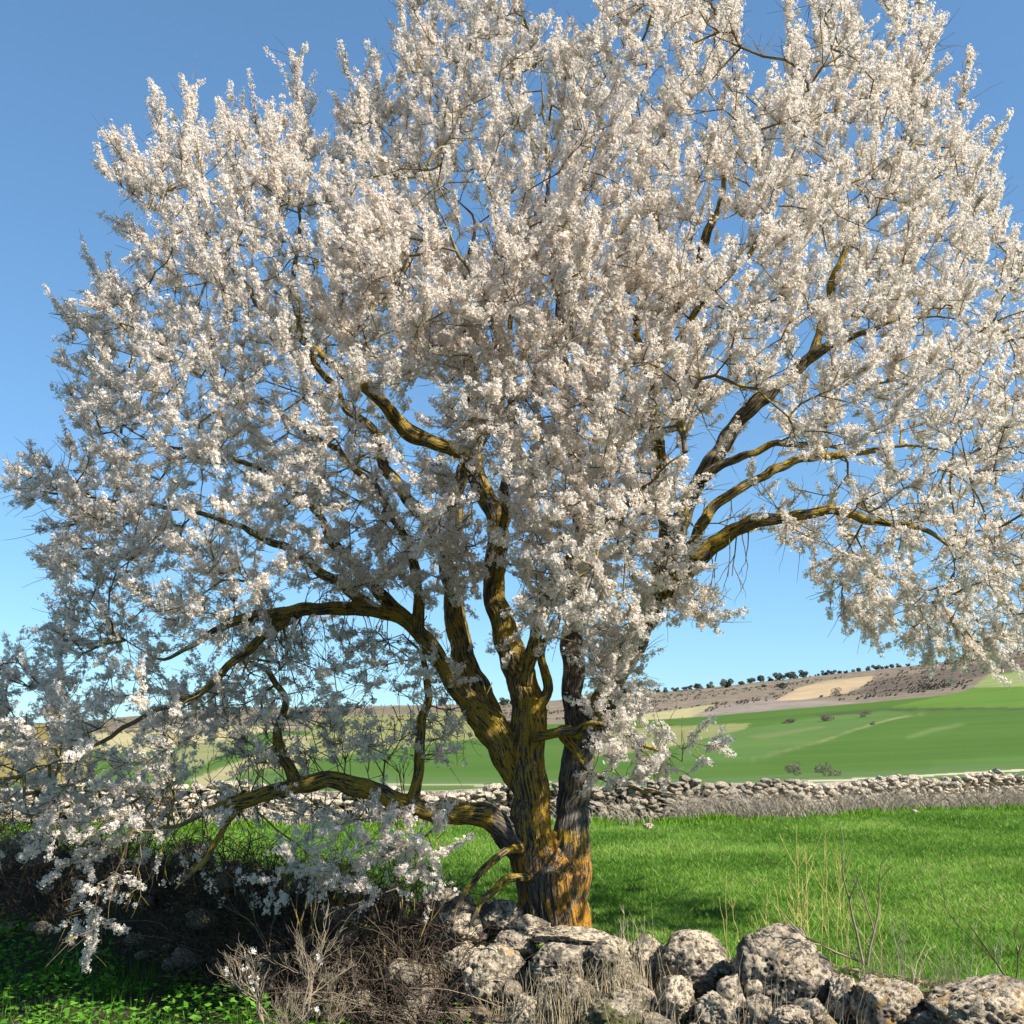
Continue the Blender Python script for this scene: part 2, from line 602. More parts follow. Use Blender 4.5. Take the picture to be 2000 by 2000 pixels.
paint(C5([(960, 472), (1300, 446), (1700, 440), (2200, 444), (2200, 452), (1700, 448), (1300, 454), (960, 480)]), None, DARK, [1, 2, 7], 1.0)
paint(C5([(610, 696), (850, 630), (1000, 588), (1130, 543), (1300, 493), (1480, 463), (1480, 466), (1300, 499), (1130, 549), (1000, 594), (850, 635), (610, 699)]), None,
      (0.20, 0.21, 0.095), [1])
paint(C5([(1380, 575), (1500, 535), (1640, 512), (1650, 524), (1500, 556), (1380, 590)]), None, (0.10, 0.155, 0.045), [1])
paint(C5([(620, 575), (980, 525), (990, 535), (700, 590)]), None, (0.115, 0.155, 0.05), [1])
paint(C5([(1500, 700), (2200, 640), (2200, 700), (1500, 740)]), None, (0.068, 0.135, 0.028), [1])
# left of the trunk, seen through the branches
paint(C6([(-900, 640), (600, 600), (1100, 560), (2400, 560), (2400, 640), (1900, 640), (1100, 655), (700, 662), (300, 660), (-900, 700)]), 2, (0.15, 0.13, 0.09), [1, 2], 0.8)
paint(C6([(-900, 645), (450, 640), (430, 720), (450, 920), (-900, 900)]), 4, OCHRE, [1, 2], 0.5)
paint(C6([(430, 690), (700, 650), (1100, 645), (1400, 650), (1000, 720), (640, 780), (440, 760)]), 4, BEIGE, [1, 2], 0.2)
paint(C6([(640, 860), (900, 740), (1130, 690), (1150, 720), (960, 830), (660, 900)]), None, (0.19, 0.20, 0.085), [1])
paint(C6([(900, 900), (1190, 790), (1350, 690), (1460, 690), (1460, 850), (1190, 850), (950, 950)]), 4, (0.27, 0.25, 0.13), [1], 0.2)
paint(C6([(1450, 640), (1560, 600), (2300, 580), (2300, 700), (1800, 760), (1500, 800)]), None, PALE, [1, 2], 0.2)
# pale track beyond the far wall
ty = curve([(-3000, 1531), (0, 1528), (900, 1533), (1240, 1539), (1440, 1533), (1614, 1525), (1800, 1515), (2000, 1504), (4000, 1480)], cpx)
k = (np.abs(cpy - ty) < 1.7) & ahead & (cls == 1) & (cpx > 1200)
cls[k] = 5; fcol[k] = (0.40, 0.38, 0.26)
k = (np.abs(cpy - ty) < 1.5) & ahead & (cls == 1) & (cpx > 700) & (cpx <= 1200)
cls[k] = 5; fcol[k] = (0.30, 0.28, 0.18)
k = (cls == 1) & (cpy > ty + 3) & (cr > 30) & ahead
fcol[k] = (0.074, 0.130, 0.026)
k = (cls == 1) & ahead & (cpy > ty - 16) & (cpy < ty - 2)
fcol[k] = (0.075, 0.130, 0.035)

def soften(A_, rounds):
    G_ = A_.reshape(na, nr - 1, -1).copy()
    for _ in range(rounds):
        G_[1:-1, 1:-1] = (G_[1:-1, 1:-1] * 2 + G_[:-2, 1:-1] + G_[2:, 1:-1] + G_[1:-1, :-2] + G_[1:-1, 2:]) / 6
    return G_.reshape(A_.shape)


keep = (cls == 5)
soft = soften(fcol, 1); fcol[~keep] = soft[~keep]; frough = soften(frough, 2)
# vertex colours: mean over the faces that meet there, per class
for ci, nm in enumerate(names):
    k = np.where(cls == ci)[0]
    if len(k) == 0: continue
    f = TF[k]
    used, inv = np.unique(f.ravel(), return_inverse=True)
    cc = np.zeros((len(used), 3)); cnt = np.zeros(len(used)); rg = np.zeros(len(used))
    for q in range(4):
        np.add.at(cc, inv.reshape(-1, 4)[:, q], fcol[k]); np.add.at(cnt, inv.reshape(-1, 4)[:, q], 1)
        np.add.at(rg, inv.reshape(-1, 4)[:, q], frough[k])
    cc /= cnt[:, None]; rg /= cnt
    mat = M_EARTH if nm == 'ground' else (M_FIELD if nm == 'meadow' else M_FAR)
    me = mesh_np(nm, TV[used], inv, 4, mat, {'col': ('FLOAT_COLOR', cc), 'rough': ('FLOAT', rg)}, smooth=True)
    tag(obj(nm, me), kind='structure')


def interp_height(x, y):
    """height of the terrain at x, y by bilinear look-up in the polar grid (|azimuth| < 36 deg)"""
    a = np.arctan2(x, y); r = np.hypot(x, y)
    fi = np.clip((a - az[0]) / (az[1] - az[0]), 0, 558.99)
    j = np.clip(np.searchsorted(rr, r) - 1, 0, nr - 2)
    i = fi.astype(int); fa = fi - i
    fr = np.clip((r - rr[j]) / (rr[j + 1] - rr[j]), 0, 1)
    return (TZ[i, j] * (1 - fa) + TZ[i + 1, j] * fa) * (1 - fr) + (TZ[i, j + 1] * (1 - fa) + TZ[i + 1, j + 1] * fa) * fr


# ------------------------------------------------------------------ cereal blades of the near field
def blade_mesh(name, X, Y, H, W, lean, cols, mat, z=None):
    n = len(X)
    Z = interp_height(X, Y) if z is None else z
    a = rng.uniform(0, 2 * math.pi, n)
    dx, dy = np.cos(a) * W, np.sin(a) * W
    b = rng.uniform(0, 2 * math.pi, n)
    lx, ly = np.cos(b) * lean, np.sin(b) * lean
    V = np.zeros((n, 3, 3))
    V[:, 0] = np.stack([X - dx, Y - dy, Z - 0.01], 1)
    V[:, 1] = np.stack([X + dx, Y + dy, Z - 0.01], 1)
    V[:, 2] = np.stack([X + lx, Y + ly, Z + H], 1)
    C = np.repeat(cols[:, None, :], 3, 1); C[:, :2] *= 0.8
    return mesh_np(name, V.reshape(-1, 3), np.arange(n * 3), 3, mat, {'col': ('FLOAT_COLOR', C.reshape(-1, 3))})


def vnoise(X, Y, s, seed):
    return np.array([mnoise.noise((x * s, y * s, seed)) for x, y in zip(X, Y)])


n0 = 760000
u1, u2 = rng.uniform(0, 1, n0), rng.uniform(0, 1, n0)
R_ = 7.4 + (31 - 7.4) * u1 ** 1.15
A_ = np.radians(-30 + 60 * u2)
gx, gy = R_ * np.sin(A_), R_ * np.cos(A_)
gfw = np.interp(gx, [-30, -12, 0, 5, 14, 40], [18.5, 19.5, 20.6, 21.8, 27, 38])
s_g = wall_s(gx, gy)
k = (s_g > 0.55 + 0.25 * np.sin(gx * 5)) & (gy < gfw - 0.5)
gx, gy = gx[k][:420000], gy[k][:420000]
big = vnoise(gx, gy, 0.55, 4.0); sm = vnoise(gx, gy, 3.2, 8.0)
t_ = np.clip(0.5 + big * 0.9 + sm * 0.7 + rng.normal(0, 0.22, len(gx)), 0, 1)[:, None]
gc = (1 - t_) * np.array([0.075, 0.175, 0.022]) + t_ * np.array([0.205, 0.36, 0.06])
yl = rng.uniform(0, 1, len(gx)) < 0.045 + 0.10 * (big > 0.25)
gc[yl] = (0.42, 0.40, 0.15)
gh = rng.uniform(0.02, 0.065, len(gx)) * (1 + 0.6 * sm + 1.3 * np.clip(vnoise(gx, gy, 5.0, 15.0) - 0.25, 0, 1))
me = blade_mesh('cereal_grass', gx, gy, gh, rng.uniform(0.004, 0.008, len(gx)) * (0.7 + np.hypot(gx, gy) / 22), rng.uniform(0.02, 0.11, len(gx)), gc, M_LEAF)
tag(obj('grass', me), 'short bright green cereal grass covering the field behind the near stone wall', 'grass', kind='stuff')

# ------------------------------------------------------------------ stones
ICO = {}


def ico(sub):
    if sub not in ICO:
        import bmesh
        bm = bmesh.new(); bmesh.ops.create_icosphere(bm, subdivisions=sub, radius=1)
        V = np.array([v.co[:] for v in bm.verts]); Fc = np.array([[v.index for v in f.verts] for f in bm.faces]); bm.free()
        ICO[sub] = (V, Fc)
    return ICO[sub]


def stone_shape(seed, sub, rough=1.0, nplane=11):
    V, Fc = ico(sub)
    r = np.random.default_rng(seed)
    d = norm(V); L = np.ones(len(V)) * 1.0
    P = norm(r.normal(size=(nplane, 3)) * np.array([1, 1, 0.8]))
    for p in P:                                            # flat worn faces
        h = r.uniform(0.60, 0.92)
        c = d @ p
        L = np.minimum(L, np.where(c > 0.05, h / np.maximum(c, 0.05), 9))
    o = r.uniform(0, 50, 3)
    det = []
    for v in d:
        q = Vector(v) * 1.6 + Vector(o)
        a = mnoise.noise(q) * 0.11
        a += (1 - abs(mnoise.noise(q * 2.3)) * 2) * 0.05
        if sub >= 3:
            a += mnoise.noise(q * 5.5) * 0.055 + (0.5 - abs(mnoise.noise(q * 9.0))) * 0.05
        if sub >= 4:
            a += mnoise.noise(q * 19.0) * 0.03
        if sub >= 5:
            c = mnoise.noise(q * 6.7)
            a -= max(0.0, c - 0.12) * 0.34            # pits
            a -= max(0.0, mnoise.noise(q * 15.0 + Vector((3, 1, 7))) - 0.15) * 0.16
            a += mnoise.noise(q * 40.0) * 0.020
        det.append(a)
    L = L + np.array(det) * rough
    return d * L[:, None], Fc


def stone_mesh(name, seed, sub, mat, rough=1.0, dims=(1, 1, 1)):
    V, Fc = stone_shape(seed, sub, rough)
    V = V - (V.max(0) + V.min(0)) / 2
    V = V / (V.max(0) - V.min(0)) * np.array(dims)
    me = mesh_np(name, V, Fc, 3, mat, smooth=sub >= 3)
    return me


near_wall = empty('stone_wall', (WL[8][0], WL[8][1], -0.2))
tag(near_wall, 'tumbled dry stone wall of weathered lichen covered boulders crossing the foreground below the tree', 'stone wall')
NW = np.array(near_wall.location)


def wall_depth(px):
    return float(np.interp(px, WP[:, 0], WP[:, 1]))


# px, py of the centre, width, height, depth offset from the wall's line, material key, label
HERO = [
    (1531, 1898, 188, 158, 0.05, 's', 'largest rounded boulder of the wall, pitted grey and cream'),
    (1353, 1884, 142, 116, 0.10, 's', 'rounded grey boulder left of the largest one'),
    (1316, 1956, 84, 84, -0.25, 'p', 'pale squarish stone at the foot of the wall'),
    (1428, 1942, 52, 64, -0.25, 'p', 'small pale upright stone between two boulders'),
    (1402, 1976, 84, 62, -0.35, 's', None),
    (1472, 1934, 34, 42, -0.2, 's', None),
    (1484, 1972, 48, 52, -0.35, 'p', None),
    (1546, 1992, 84, 48, -0.45, 'p', None),
    (1592, 1972, 42, 38, -0.40, 'p', None),
    (1650, 1962, 66, 100, -0.05, 's', 'narrow upright grey stone'),
    (1726, 1972, 128, 108, -0.05, 'o', 'dark pointed stone with orange lichen'),
    (1935, 2000, 250, 140, 0.0, 'o', 'broad pale boulder with orange lichen at the right end'),
    (1830, 2020, 90, 70, -0.2, 's', None),
    (1256, 1872, 76, 78, 0.1, 's', None),
    (898, 1822, 108, 84, 0.0, 's', 'round weathered stone left of the trunk'),
    (964, 1908, 124, 116, -0.30, 's', 'mossy pale boulder under dry grass'),
    (1114, 1832, 150, 36, 0.12, 's', 'flat slab at the foot of the trunk'),
    (1088, 1878, 124, 66, -0.12, 'p', None),
    (1186, 1862, 108, 58, 0.0, 's', None),
    (1197, 1984, 128, 84, -0.50, 'm', 'moss topped stone low in the foreground'),
    (1273, 1900, 60, 84, 0.0, 's', None),
    (1258, 1960, 64, 70, -0.3, 's', None),
    (976, 1788, 92, 56, 0.25, 's', None),
    (872, 1768, 112, 66, 0.35, 's', None),
    (727, 1774, 78, 52, 0.1, 's', None),
    (701, 1738, 46, 40, 0.2, 'p', None),
    (766, 1756, 58, 46, 0.2, 's', None),
    (1030, 1812, 90, 44, 0.1, 's', None),
    (1010, 1846, 80, 50, -0.05, 's', None),
    (1110, 1950, 110, 90, -0.4, 's', None),
    (1040, 1990, 110, 80, -0.5, 's', None),
    (900, 1880, 80, 70, -0.2, 's', None),
    (47, 1662, 74, 66, 0.0, 'p', 'sunlit tan stone at the left end'),
    (24, 1704, 60, 60, -0.1, 's', None),
    (100, 1690, 60, 50, 0.0, 's', None),
    (376, 1680, 80, 64, 0.2, 's', None),
    (369, 1786, 76, 60, -0.2, 's', None),
    (300, 1700, 60, 50, 0.2, 's', None),
    (450, 1712, 60, 50, 0.2, 's', None),
    (520, 1722, 66, 50, 0.2, 's', None),
    (600, 1738, 60, 46, 0.2, 's', None),
    (200, 1670, 60, 50, 0.2, 's', None),
]
M_STONE_M = stone_material('limestone_mossy', moss=0.47)
MM = {'s': M_STONE, 'p': M_STONE_P, 'o': M_STONE_O, 'm': M_STONE_M}
hero_pos = []
for hi, (px, py, w, h, dd, mk, lab) in enumerate(HERO):
    dep = wall_depth(px) + dd
    p = pix(px, py, dep)
    s = dep / F * 0.97
    W_, H_ = w * s, h * s
    me = stone_mesh('stone', 100 + hi, 5 if w > 60 else 4, MM[mk], 0.9, (W_ * 1.05, W_ * random.uniform(0.85, 1.05), H_ * 1.08))
    o = obj('stone', me, near_wall, Vector(p - NW))
    o.rotation_euler = (random.uniform(-.1, .1), random.uniform(-.12, .12), random.uniform(-0.5, 0.5))
    if lab: o['label'] = lab
    hero_pos.append((*p, max(W_, H_) * 0.5))

# rubble filling the wall
med = {kk: [stone_mesh('rubble', 300 + i + 50 * q, 3, MM[kk], 1.0) for i in range(6)] for q, kk in enumerate(('s', 'p', 'o'))}
HP = np.array(hero_pos)
seglen = np.hypot(*np.diff(WL, axis=0).T); cum = np.concatenate([[0], np.cumsum(seglen)])
nfill = 0
for i in range(900):
    px = random.uniform(-150, 2150)
    if px < 850 and random.random() < 0.72: continue
    dep = wall_depth(px)
    off = random.uniform(-0.75, 0.40)
    d2 = dep + off
    base = pix(px, 1850, dep)
    x = float(base[0]) + off * 0.35
    y = d2
    gz = float(near_z(np.array([x]), np.array([y]))[0])
    sz = random.choice([0.10, 0.13, 0.16, 0.2, 0.26])
    z = gz + sz * 0.18 + random.uniform(0, 0.10)
    if abs(off) < 0.3 and random.random() < 0.5: z += random.uniform(0, 0.10)
    # keep clear of the traced boulders, and of the trunk
    dist = np.linalg.norm(HP[:, :3] - np.array([x, y, z]), axis=1) - HP[:, 3]
    if dist.min() < sz * 0.15: continue
    if math.hypot(x - 0.38, y - 8.6) < 0.45: continue
    ppx, ppy, _ = proj(np.array([x, y, z + sz * 0.5]))
    # nothing above the skyline of the wall
    sk = np.interp(ppx, [0, 376, 730, 900, 1000, 1100, 1250, 1300, 1420, 1460, 1620, 1660, 1800, 1850, 2000],
                   [1650, 1690, 1745, 1800, 1800, 1830, 1845, 1900, 1930, 1920, 1930, 1930, 1985, 1985, 1990])
    if ppy < sk: continue
    kk = random.choices(['s', 'p', 'o'], [5, 4, 1])[0]
    o = obj('stone', random.choice(med[kk]), near_wall, Vector((x, y, z)) - Vector(NW))
    o.scale = (sz * random.uniform(.9, 1.4), sz * random.uniform(.8, 1.2), sz * random.uniform(.6, .95))
    o.rotation_euler = (random.uniform(-.4, .4), random.uniform(-.4, .4), random.uniform(0, 6.28))
    nfill += 1
    if nfill >= 250: break

# ------------------------------------------------------------------ the far wall
def far_line(x):
    return np.interp(x, [-30, -12, 0, 5, 14, 40], [18.5, 19.5, 20.6, 21.8, 27, 38])


far_wall = empty('stone_wall', (1.5, float(far_line(1.5)), 0))
tag(far_wall, 'long low dry stone wall of small pale stones along the far side of the grass field', 'stone wall')
FWL = np.array(far_wall.location)
far_proto = []
for i in range(10):
    V, Fc = stone_shape(700 + i, 2, 1.7, 7)
    V = V / (V.max(0) - V.min(0))
    far_proto.append((V, Fc, mesh_np('far_stone', V, Fc, 3, M_STONE_F, smooth=False)))
cand = []
x = -13.0
while x < 17:
    hgt = 0.62 + 0.08 * math.sin(x * 0.7) + 0.08 * math.sin(x * 2.3 + 1)
    z = 0.0
    while z < hgt:
        sh = random.uniform(0.06, 0.15); sw = random.uniform(0.09, 0.26)
        xx = x + random.uniform(-.09, .09)
        cand.append((xx, float(far_line(xx)) + random.uniform(-.12, .07) + z * 0.10, z + sh * .4, sw, sh))
        z += sh * 0.74
    x += 0.165
rows = []
for (xx, yy, zz, sw, sh) in cand:
    g = float(interp_height(np.array([xx]), np.array([yy]))[0])
    rows.append((xx, yy, zz + g, sw, sh))
vis = sorted(range(len(rows)), key=lambda i: abs(rows[i][0] - 3.3) - 1.2 * rows[i][3] + (0 if rows[i][0] > -1.5 else 3))
part_ids = set(vis[:290])
acc = Acc()
for i, (xx, yy, zz, sw, sh) in enumerate(rows):
    pr = far_proto[random.randrange(10)]
    rz = random.uniform(-0.5, 0.5) + random.choice([0, math.pi]); ry = random.uniform(-.25, .25)
    sc = (sw * 1.15, 0.30, sh * 1.2)
    if i in part_ids:
        o = obj('stone', pr[2], far_wall, Vector((xx, yy, zz)) - Vector(FWL)); o.scale = sc; o.rotation_euler = (0, ry, rz)
    else:
        V = pr[0] * np.array(sc)
        c, s = math.cos(ry), math.sin(ry)
        V = V @ np.array([[c, 0, -s], [0, 1, 0], [s, 0, c]])
        c, s = math.cos(rz), math.sin(rz)
        V = V @ np.array([[c, s, 0], [-s, c, 0], [0, 0, 1]])
        acc.add(V + np.array([xx, yy, zz]) - FWL, pr[1])
V, Fc = acc.get()
tag(obj('stones', mesh_np('stones', V, Fc, 3, M_STONE_F), far_wall), kind='stuff')
# dark core behind the face stones so that no daylight shows between them
xs = np.arange(-13, 17.3, 0.5)
cy = far_line(xs) + 0.16
cz = interp_height(xs, cy)
V, Fc = [], []
for i, xx in enumerate(xs):
    for (oy, oz) in ((0.0, -0.1), (0.0, 0.6), (0.25, 0.6), (0.25, -0.1)):
        V.append((xx, cy[i] + oy, cz[i] + oz))
for i in range(len(xs) - 1):
    for q in range(4):
        a = i * 4 + q; b = i * 4 + (q + 1) % 4
        Fc.append((a, b, b + 4, a + 4))
V = np.array(V) - FWL
obj('rubble_core', mesh_np('rubble_core', V, np.array(Fc), 4, M_STONE_F), far_wall)


# ------------------------------------------------------------------ dry grass
def grass_blades(bases, H, lean_dir, seed, k=5, w=0.0022, col=(0.45, 0.36, 0.20), spread=0.3, droop=0.35):
    """thin curved blades, three-sided tubes"""
    r = np.random.default_rng(seed)
    n = len(bases)
    a = r.uniform(0, 2 * math.pi, n)
    L = r.uniform(0.05, spread, n) * H
    dx = np.cos(a) * L + lean_dir[0] * H; dy = np.sin(a) * L + lean_dir[1] * H
    t = np.linspace(0, 1, k)
    P = np.zeros((n, k, 3))
    P[:, :, 0] = bases[:, 0:1] + dx[:, None] * t ** 1.8
    P[:, :, 1] = bases[:, 1:2] + dy[:, None] * t ** 1.8
    dr = r.uniform(0, droop, n)[:, None]
    P[:, :, 2] = bases[:, 2:3] + H[:, None] * (t - dr * t ** 3)
    P += r.normal(0, 0.006, P.shape) * (t > 0)[None, :, None]
    R = np.broadcast_to(w * (1.1 - t * 0.8), (n, k)) * r.uniform(0.7, 1.4, n)[:, None]
    return strips(P, R, 3)


def drymat(name, a, b):
    m, t, out = newmat(name)
    n = noise_node(t, geo(t), 14, 3, 0.6)
    bsdf(t, out, mix(t, ramp(t, n, [(0.35, 0.0), (0.65, 1.0)]), a, b), 0.85, None, 0.2)
    return m


M_STRAW = drymat('straw', (0.26, 0.20, 0.12), (0.56, 0.47, 0.31))
M_STRAWG = drymat('grey_straw', (0.22, 0.185, 0.145), (0.44, 0.38, 0.29))
M_YEL = drymat('yellow_stalk', (0.33, 0.30, 0.07), (0.55, 0.48, 0.16))

TUFTS = [  # px, py of the base, height in metres, blades, spread, depth offset, label
    (1055, 2010, 0.45, 170, 0.50, -0.62, 'tangled dry grass drooping over the mossy boulder left of centre'),
    (1110, 1985, 0.50, 170, 0.45, -0.60, 'pale dry grass tuft standing below the trunk in front of the wall'),
    (1225, 1935, 0.52, 140, 0.28, -0.35, 'tall upright straw tuft right of the trunk, its tips against the green field'),
    (1180, 1930, 0.34, 120, 0.45, -0.42, 'short dry grass clump leaning against the flat stones under the trunk'),
    (985, 2000, 0.34, 100, 0.6, -0.60, 'low dry grass tuft at the bottom edge left of the mossy boulder'),
    (1290, 2005, 0.36, 90, 0.5, -0.55, 'sparse dry grass by the pale squarish stone at the bottom edge'),
    (1490, 1985, 0.42, 46, 0.18, -0.45, 'thin grey grass stems standing before the largest boulder'),
    (1620, 1985, 0.40, 46, 0.2, -0.30, 'thin grey grass stems left of the narrow upright stone'),
    (1830, 1930, 0.34, 70, 0.6, 0.35, 'wispy dry grass behind the wall left of the broad right hand boulder'),
    (1740, 1930, 0.38, 60, 0.5, 0.30, 'wispy dry grass rising behind the dark pointed stone'),
    (10, 1740, 0.50, 160, 0.4, -0.4, 'sunlit dry grass tuft below the tan stone at the left edge'),
    (880, 1990, 0.38, 80, 0.7, -0.45, 'dry grass tuft in the shade at the bottom left of the mossy boulder'),
]
tuft_bases = []
for ti, (px, py, H, nb, sp, dd, lab) in enumerate(TUFTS):
    dep = wall_depth(px) + dd
    c = pix(px, py, dep)
    gz = float(near_z(np.array([c[0]]), np.array([c[1]]))[0])
    root = np.array([c[0], c[1], max(gz - 0.02, c[2] - 0.08) if dd < 0 else gz - 0.02])
    nb = int(nb * 0.62)
    b = rng.normal(0, 1, (nb, 3)) * np.array([0.12, 0.08, 0.0])
    V, Fc = grass_blades(b, rng.uniform(0.35, 1.15, nb) * H, (random.uniform(-.25, .25), -0.08), 40 + ti, spread=sp)
    o = obj('dry_grass_tuft', mesh_np('dry_grass_tuft', V, Fc, 4, M_STRAW if ti not in (6, 7) else M_STRAWG), None, root)
    tag(o, lab, 'grass tuft', 'dry grass tufts along the near wall')

# grey dry brush before the far wall
n = 8200
fx = np.concatenate([rng.uniform(3.2, 16, n - 1800), rng.uniform(2.0, 6.2, 600), rng.uniform(-12.5, 2.2, 1200)])
fd = rng.normal(0, 1, n)
dens = np.array([mnoise.noise((q * 0.9, 2.0, 0.0)) for q in fx])
kk = dens + rng.uniform(-0.45, 0.8, n) > 0
fx = fx[kk]; nn = len(fx)
fy = far_line(fx) - rng.uniform(0.15, 0.8, nn)
b = np.stack([fx, fy, interp_height(fx, fy) - 0.02], 1)
V, Fc = grass_blades(b, rng.uniform(0.18, 0.74, nn), (-0.22, 0.05), 77, k=5, w=0.0055, spread=1.1, droop=0.6)
tag(obj('dry_brush', mesh_np('dry_brush', V, Fc, 4, M_STRAWG)), 'grey brown dead grass and brush leaning along the far stone wall', 'dry brush', kind='stuff')
# green verge at the foot of the far wall
n = 26000
vx = rng.uniform(-12, 16, n); vy = far_line(vx) - np.abs(rng.normal(0, 0.5, n)) - 0.25
sm = vnoise(vx, vy, 1.2, 21.0); k = sm > -0.12; vx, vy, sm = vx[k], vy[k], sm[k]
vc = np.array([0.09, 0.22, 0.02]) * (0.8 + 0.8 * rng.uniform(0, 1, (len(vx), 1))) + np.array([0.03, 0.02, 0.0])
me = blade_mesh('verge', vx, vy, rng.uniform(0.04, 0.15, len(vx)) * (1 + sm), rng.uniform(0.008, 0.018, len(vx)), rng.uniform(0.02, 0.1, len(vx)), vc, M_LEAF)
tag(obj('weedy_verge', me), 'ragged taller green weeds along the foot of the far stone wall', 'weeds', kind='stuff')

# loose pale stones lying in the grass in front of the far wall
for (px, py, w, lab) in [(1267, 1622, 17, 'small rounded pale stone lying in the grass right of the trunk, before the far wall'),
                         (1642, 1600, 24, 'flat pale stone slab lying in the grass below the far wall, right of centre'),
                         (1555, 1585, 16, 'small pale stone at the foot of the far wall among green weeds'),
                         (1924, 1572, 14, 'pale stone in the grass at the foot of the far wall near the right edge'),
                         (1790, 1606, 10, 'tiny pale stone alone out in the grass below the far wall on the right'),
                         (1490, 1606, 12, 'small pale stone in the grass midway between trunk and right edge')]:
    t = EYE / -float(elev(np.array(px), np.array(py)))
    p = pix(px, py, t)
    p[2] = float(interp_height(np.array([p[0]]), np.array([p[1]]))[0]) + 0.05
    o = obj('field_stone', stone_mesh('field_stone', px, 3, M_STONE_P, 0.9, (w * t / F * 1.3, w * t / F, w * t / F * .75)), None, p)
    tag(o, lab, 'stone', 'loose stones in the grass')

# ------------------------------------------------------------------ holm oaks on the crest and bushes on the slope
def clump_crown(seed, n, leaf, rx, ry, rz, zc, lobes=7):
    r = np.random.default_rng(seed)
    c = r.normal(size=(lobes, 3)) * np.array([rx, ry, rz]) * 0.38
    pts = c[r.integers(0, lobes, n)] + norm(r.normal(size=(n, 3))) * np.array([rx, ry, rz]) * 0.52 * r.uniform(0.6, 1.05, (n, 1))
    pts[:, 2] = np.maximum(pts[:, 2], -rz * 0.75)
    pts[:, 2] += zc
    u = norm(r.normal(size=(n, 3))); v = norm(np.cross(u, r.normal(size=(n, 3))))
    q = np.stack([pts - u * leaf, pts + v * leaf * .7, pts + u * leaf, pts - v * leaf * .7], 1)
    return q.reshape(-1, 3)


def oakmat(name, a, b):
    m, t, out = newmat(name)
    n = noise_node(t, geo(t), 0.9, 4, 0.7)
    bsdf(t, out, mix(t, n, a, b), 0.9, None, 0.1)
    return m


M_OAK = oakmat('oak_leaf_hazed', (0.065, 0.08, 0.062), (0.12, 0.14, 0.10))  # leaf tones lifted and greyed, distance haze put into the colour
M_HEATH = oakmat('heath_leaf', (0.12, 0.105, 0.080), (0.19, 0.165, 0.13))
crowns = [mesh_np('oak_crown', clump_crown(900 + i, 900, 0.42, 3.6 - .2 * i, 3.2, 2.2 + .12 * i, 2.6), np.arange(3600), 4, M_OAK) for i in range(5)]
Vt, Ft = tube([(0, 0, -0.8), (0.1, 0, 0.8), (0.0, 0.1, 2.2)], [0.32, 0.26, 0.18], 8)
trunkm = mesh_np('oak_trunk', Vt, Ft, 4, M_TWIG, smooth=True)


def ground_from_pixel(px, py, rmin=120, rmax=655):
    """where the sight line through a pixel meets the terrain"""
    rs = np.linspace(rmin, rmax, 900)
    d = pix(px, py, 1.0) - np.array([0, 0, EYE])
    h = np.hypot(d[0], d[1])
    X_, Y_ = d[0] / h * rs, d[1] / h * rs
    Zt = interp_height(X_, Y_); Zl = EYE + d[2] / h * rs
    k = np.where(Zt >= Zl)[0]
    i = k[0] if len(k) else int(np.argmax((Zt - EYE) / rs))
    return np.array([X_[i], Y_[i], Zt[i]])


OAKS = [(x_, y_, w_) for x_, y_, w_ in [  # crop pixels: centre x, base y, width
    (60, 378, 60), (150, 368, 44), (200, 366, 40), (240, 364, 34), (285, 360, 30), (330, 352, 28), (355, 350, 30), (392, 348, 46), (446, 345, 40), (528, 343, 62),
    (598, 330, 34), (640, 320, 30), (690, 312, 58), (736, 308, 30), (778, 300, 50), (832, 296, 60), (892, 292, 44), (962, 283, 20), (994, 283, 30), (1026, 280, 36),
    (1065, 276, 24), (1092, 276, 22), (1152, 268, 36), (1194, 262, 32), (1238, 256, 34), (1262, 254, 20), (1284, 249, 20), (1308, 250, 32), (1342, 245, 24),
    (1386, 240, 20), (1452, 232, 30), (1486, 230, 36), (1515, 232, 30), (1566, 234, 34), (1600, 232, 30), (1650, 222, 50), (1690, 218, 30), (1886, 170, 62), (1932, 160, 40), (1990, 150, 44),
    (795, 345, 48), (705, 338, 24)]]
O1 = 'first second third fourth fifth sixth seventh eighth ninth tenth eleventh twelfth thirteenth fourteenth fifteenth sixteenth seventeenth eighteenth nineteenth'.split()
ORD = O1 + ['twentieth'] + ['twenty-' + q for q in O1[:9]] + ['thirtieth'] + ['thirty-' + q for q in O1[:9]] + ['fortieth'] + ['forty-' + q for q in O1[:9]]
special = {9: 'large round holm oak on the crest just right of the low blossom branch',
           12: 'wide holm oak bush on the crest above the tan field\'s left end',
           15: 'broadest dark holm oak clump on the middle of the crest',
           22: 'holm oak with a visible stem standing clear on the crest above the tan field',
           37: 'large dark holm oak on the crest at the far right under the drooping blossoms',
           40: 'dark round holm oak a little below the crest, left of the tan field',
           35: 'wide low holm oak behind the drooping blossom tips on the right part of the crest'}
spots = [(1200 + x_ * .414, 1200 + y_ * .414, w_ * .414) for x_, y_, w_ in OAKS]
for px_ in (20, 60, 440, 462, 480, 590, 640, 700, 965, 985, 1000, 1105, 1120, 1150, 1170, 1190, 1205):
    spots.append((px_, curve(RING[-1][1], px_) + 2, random.uniform(9, 20)))
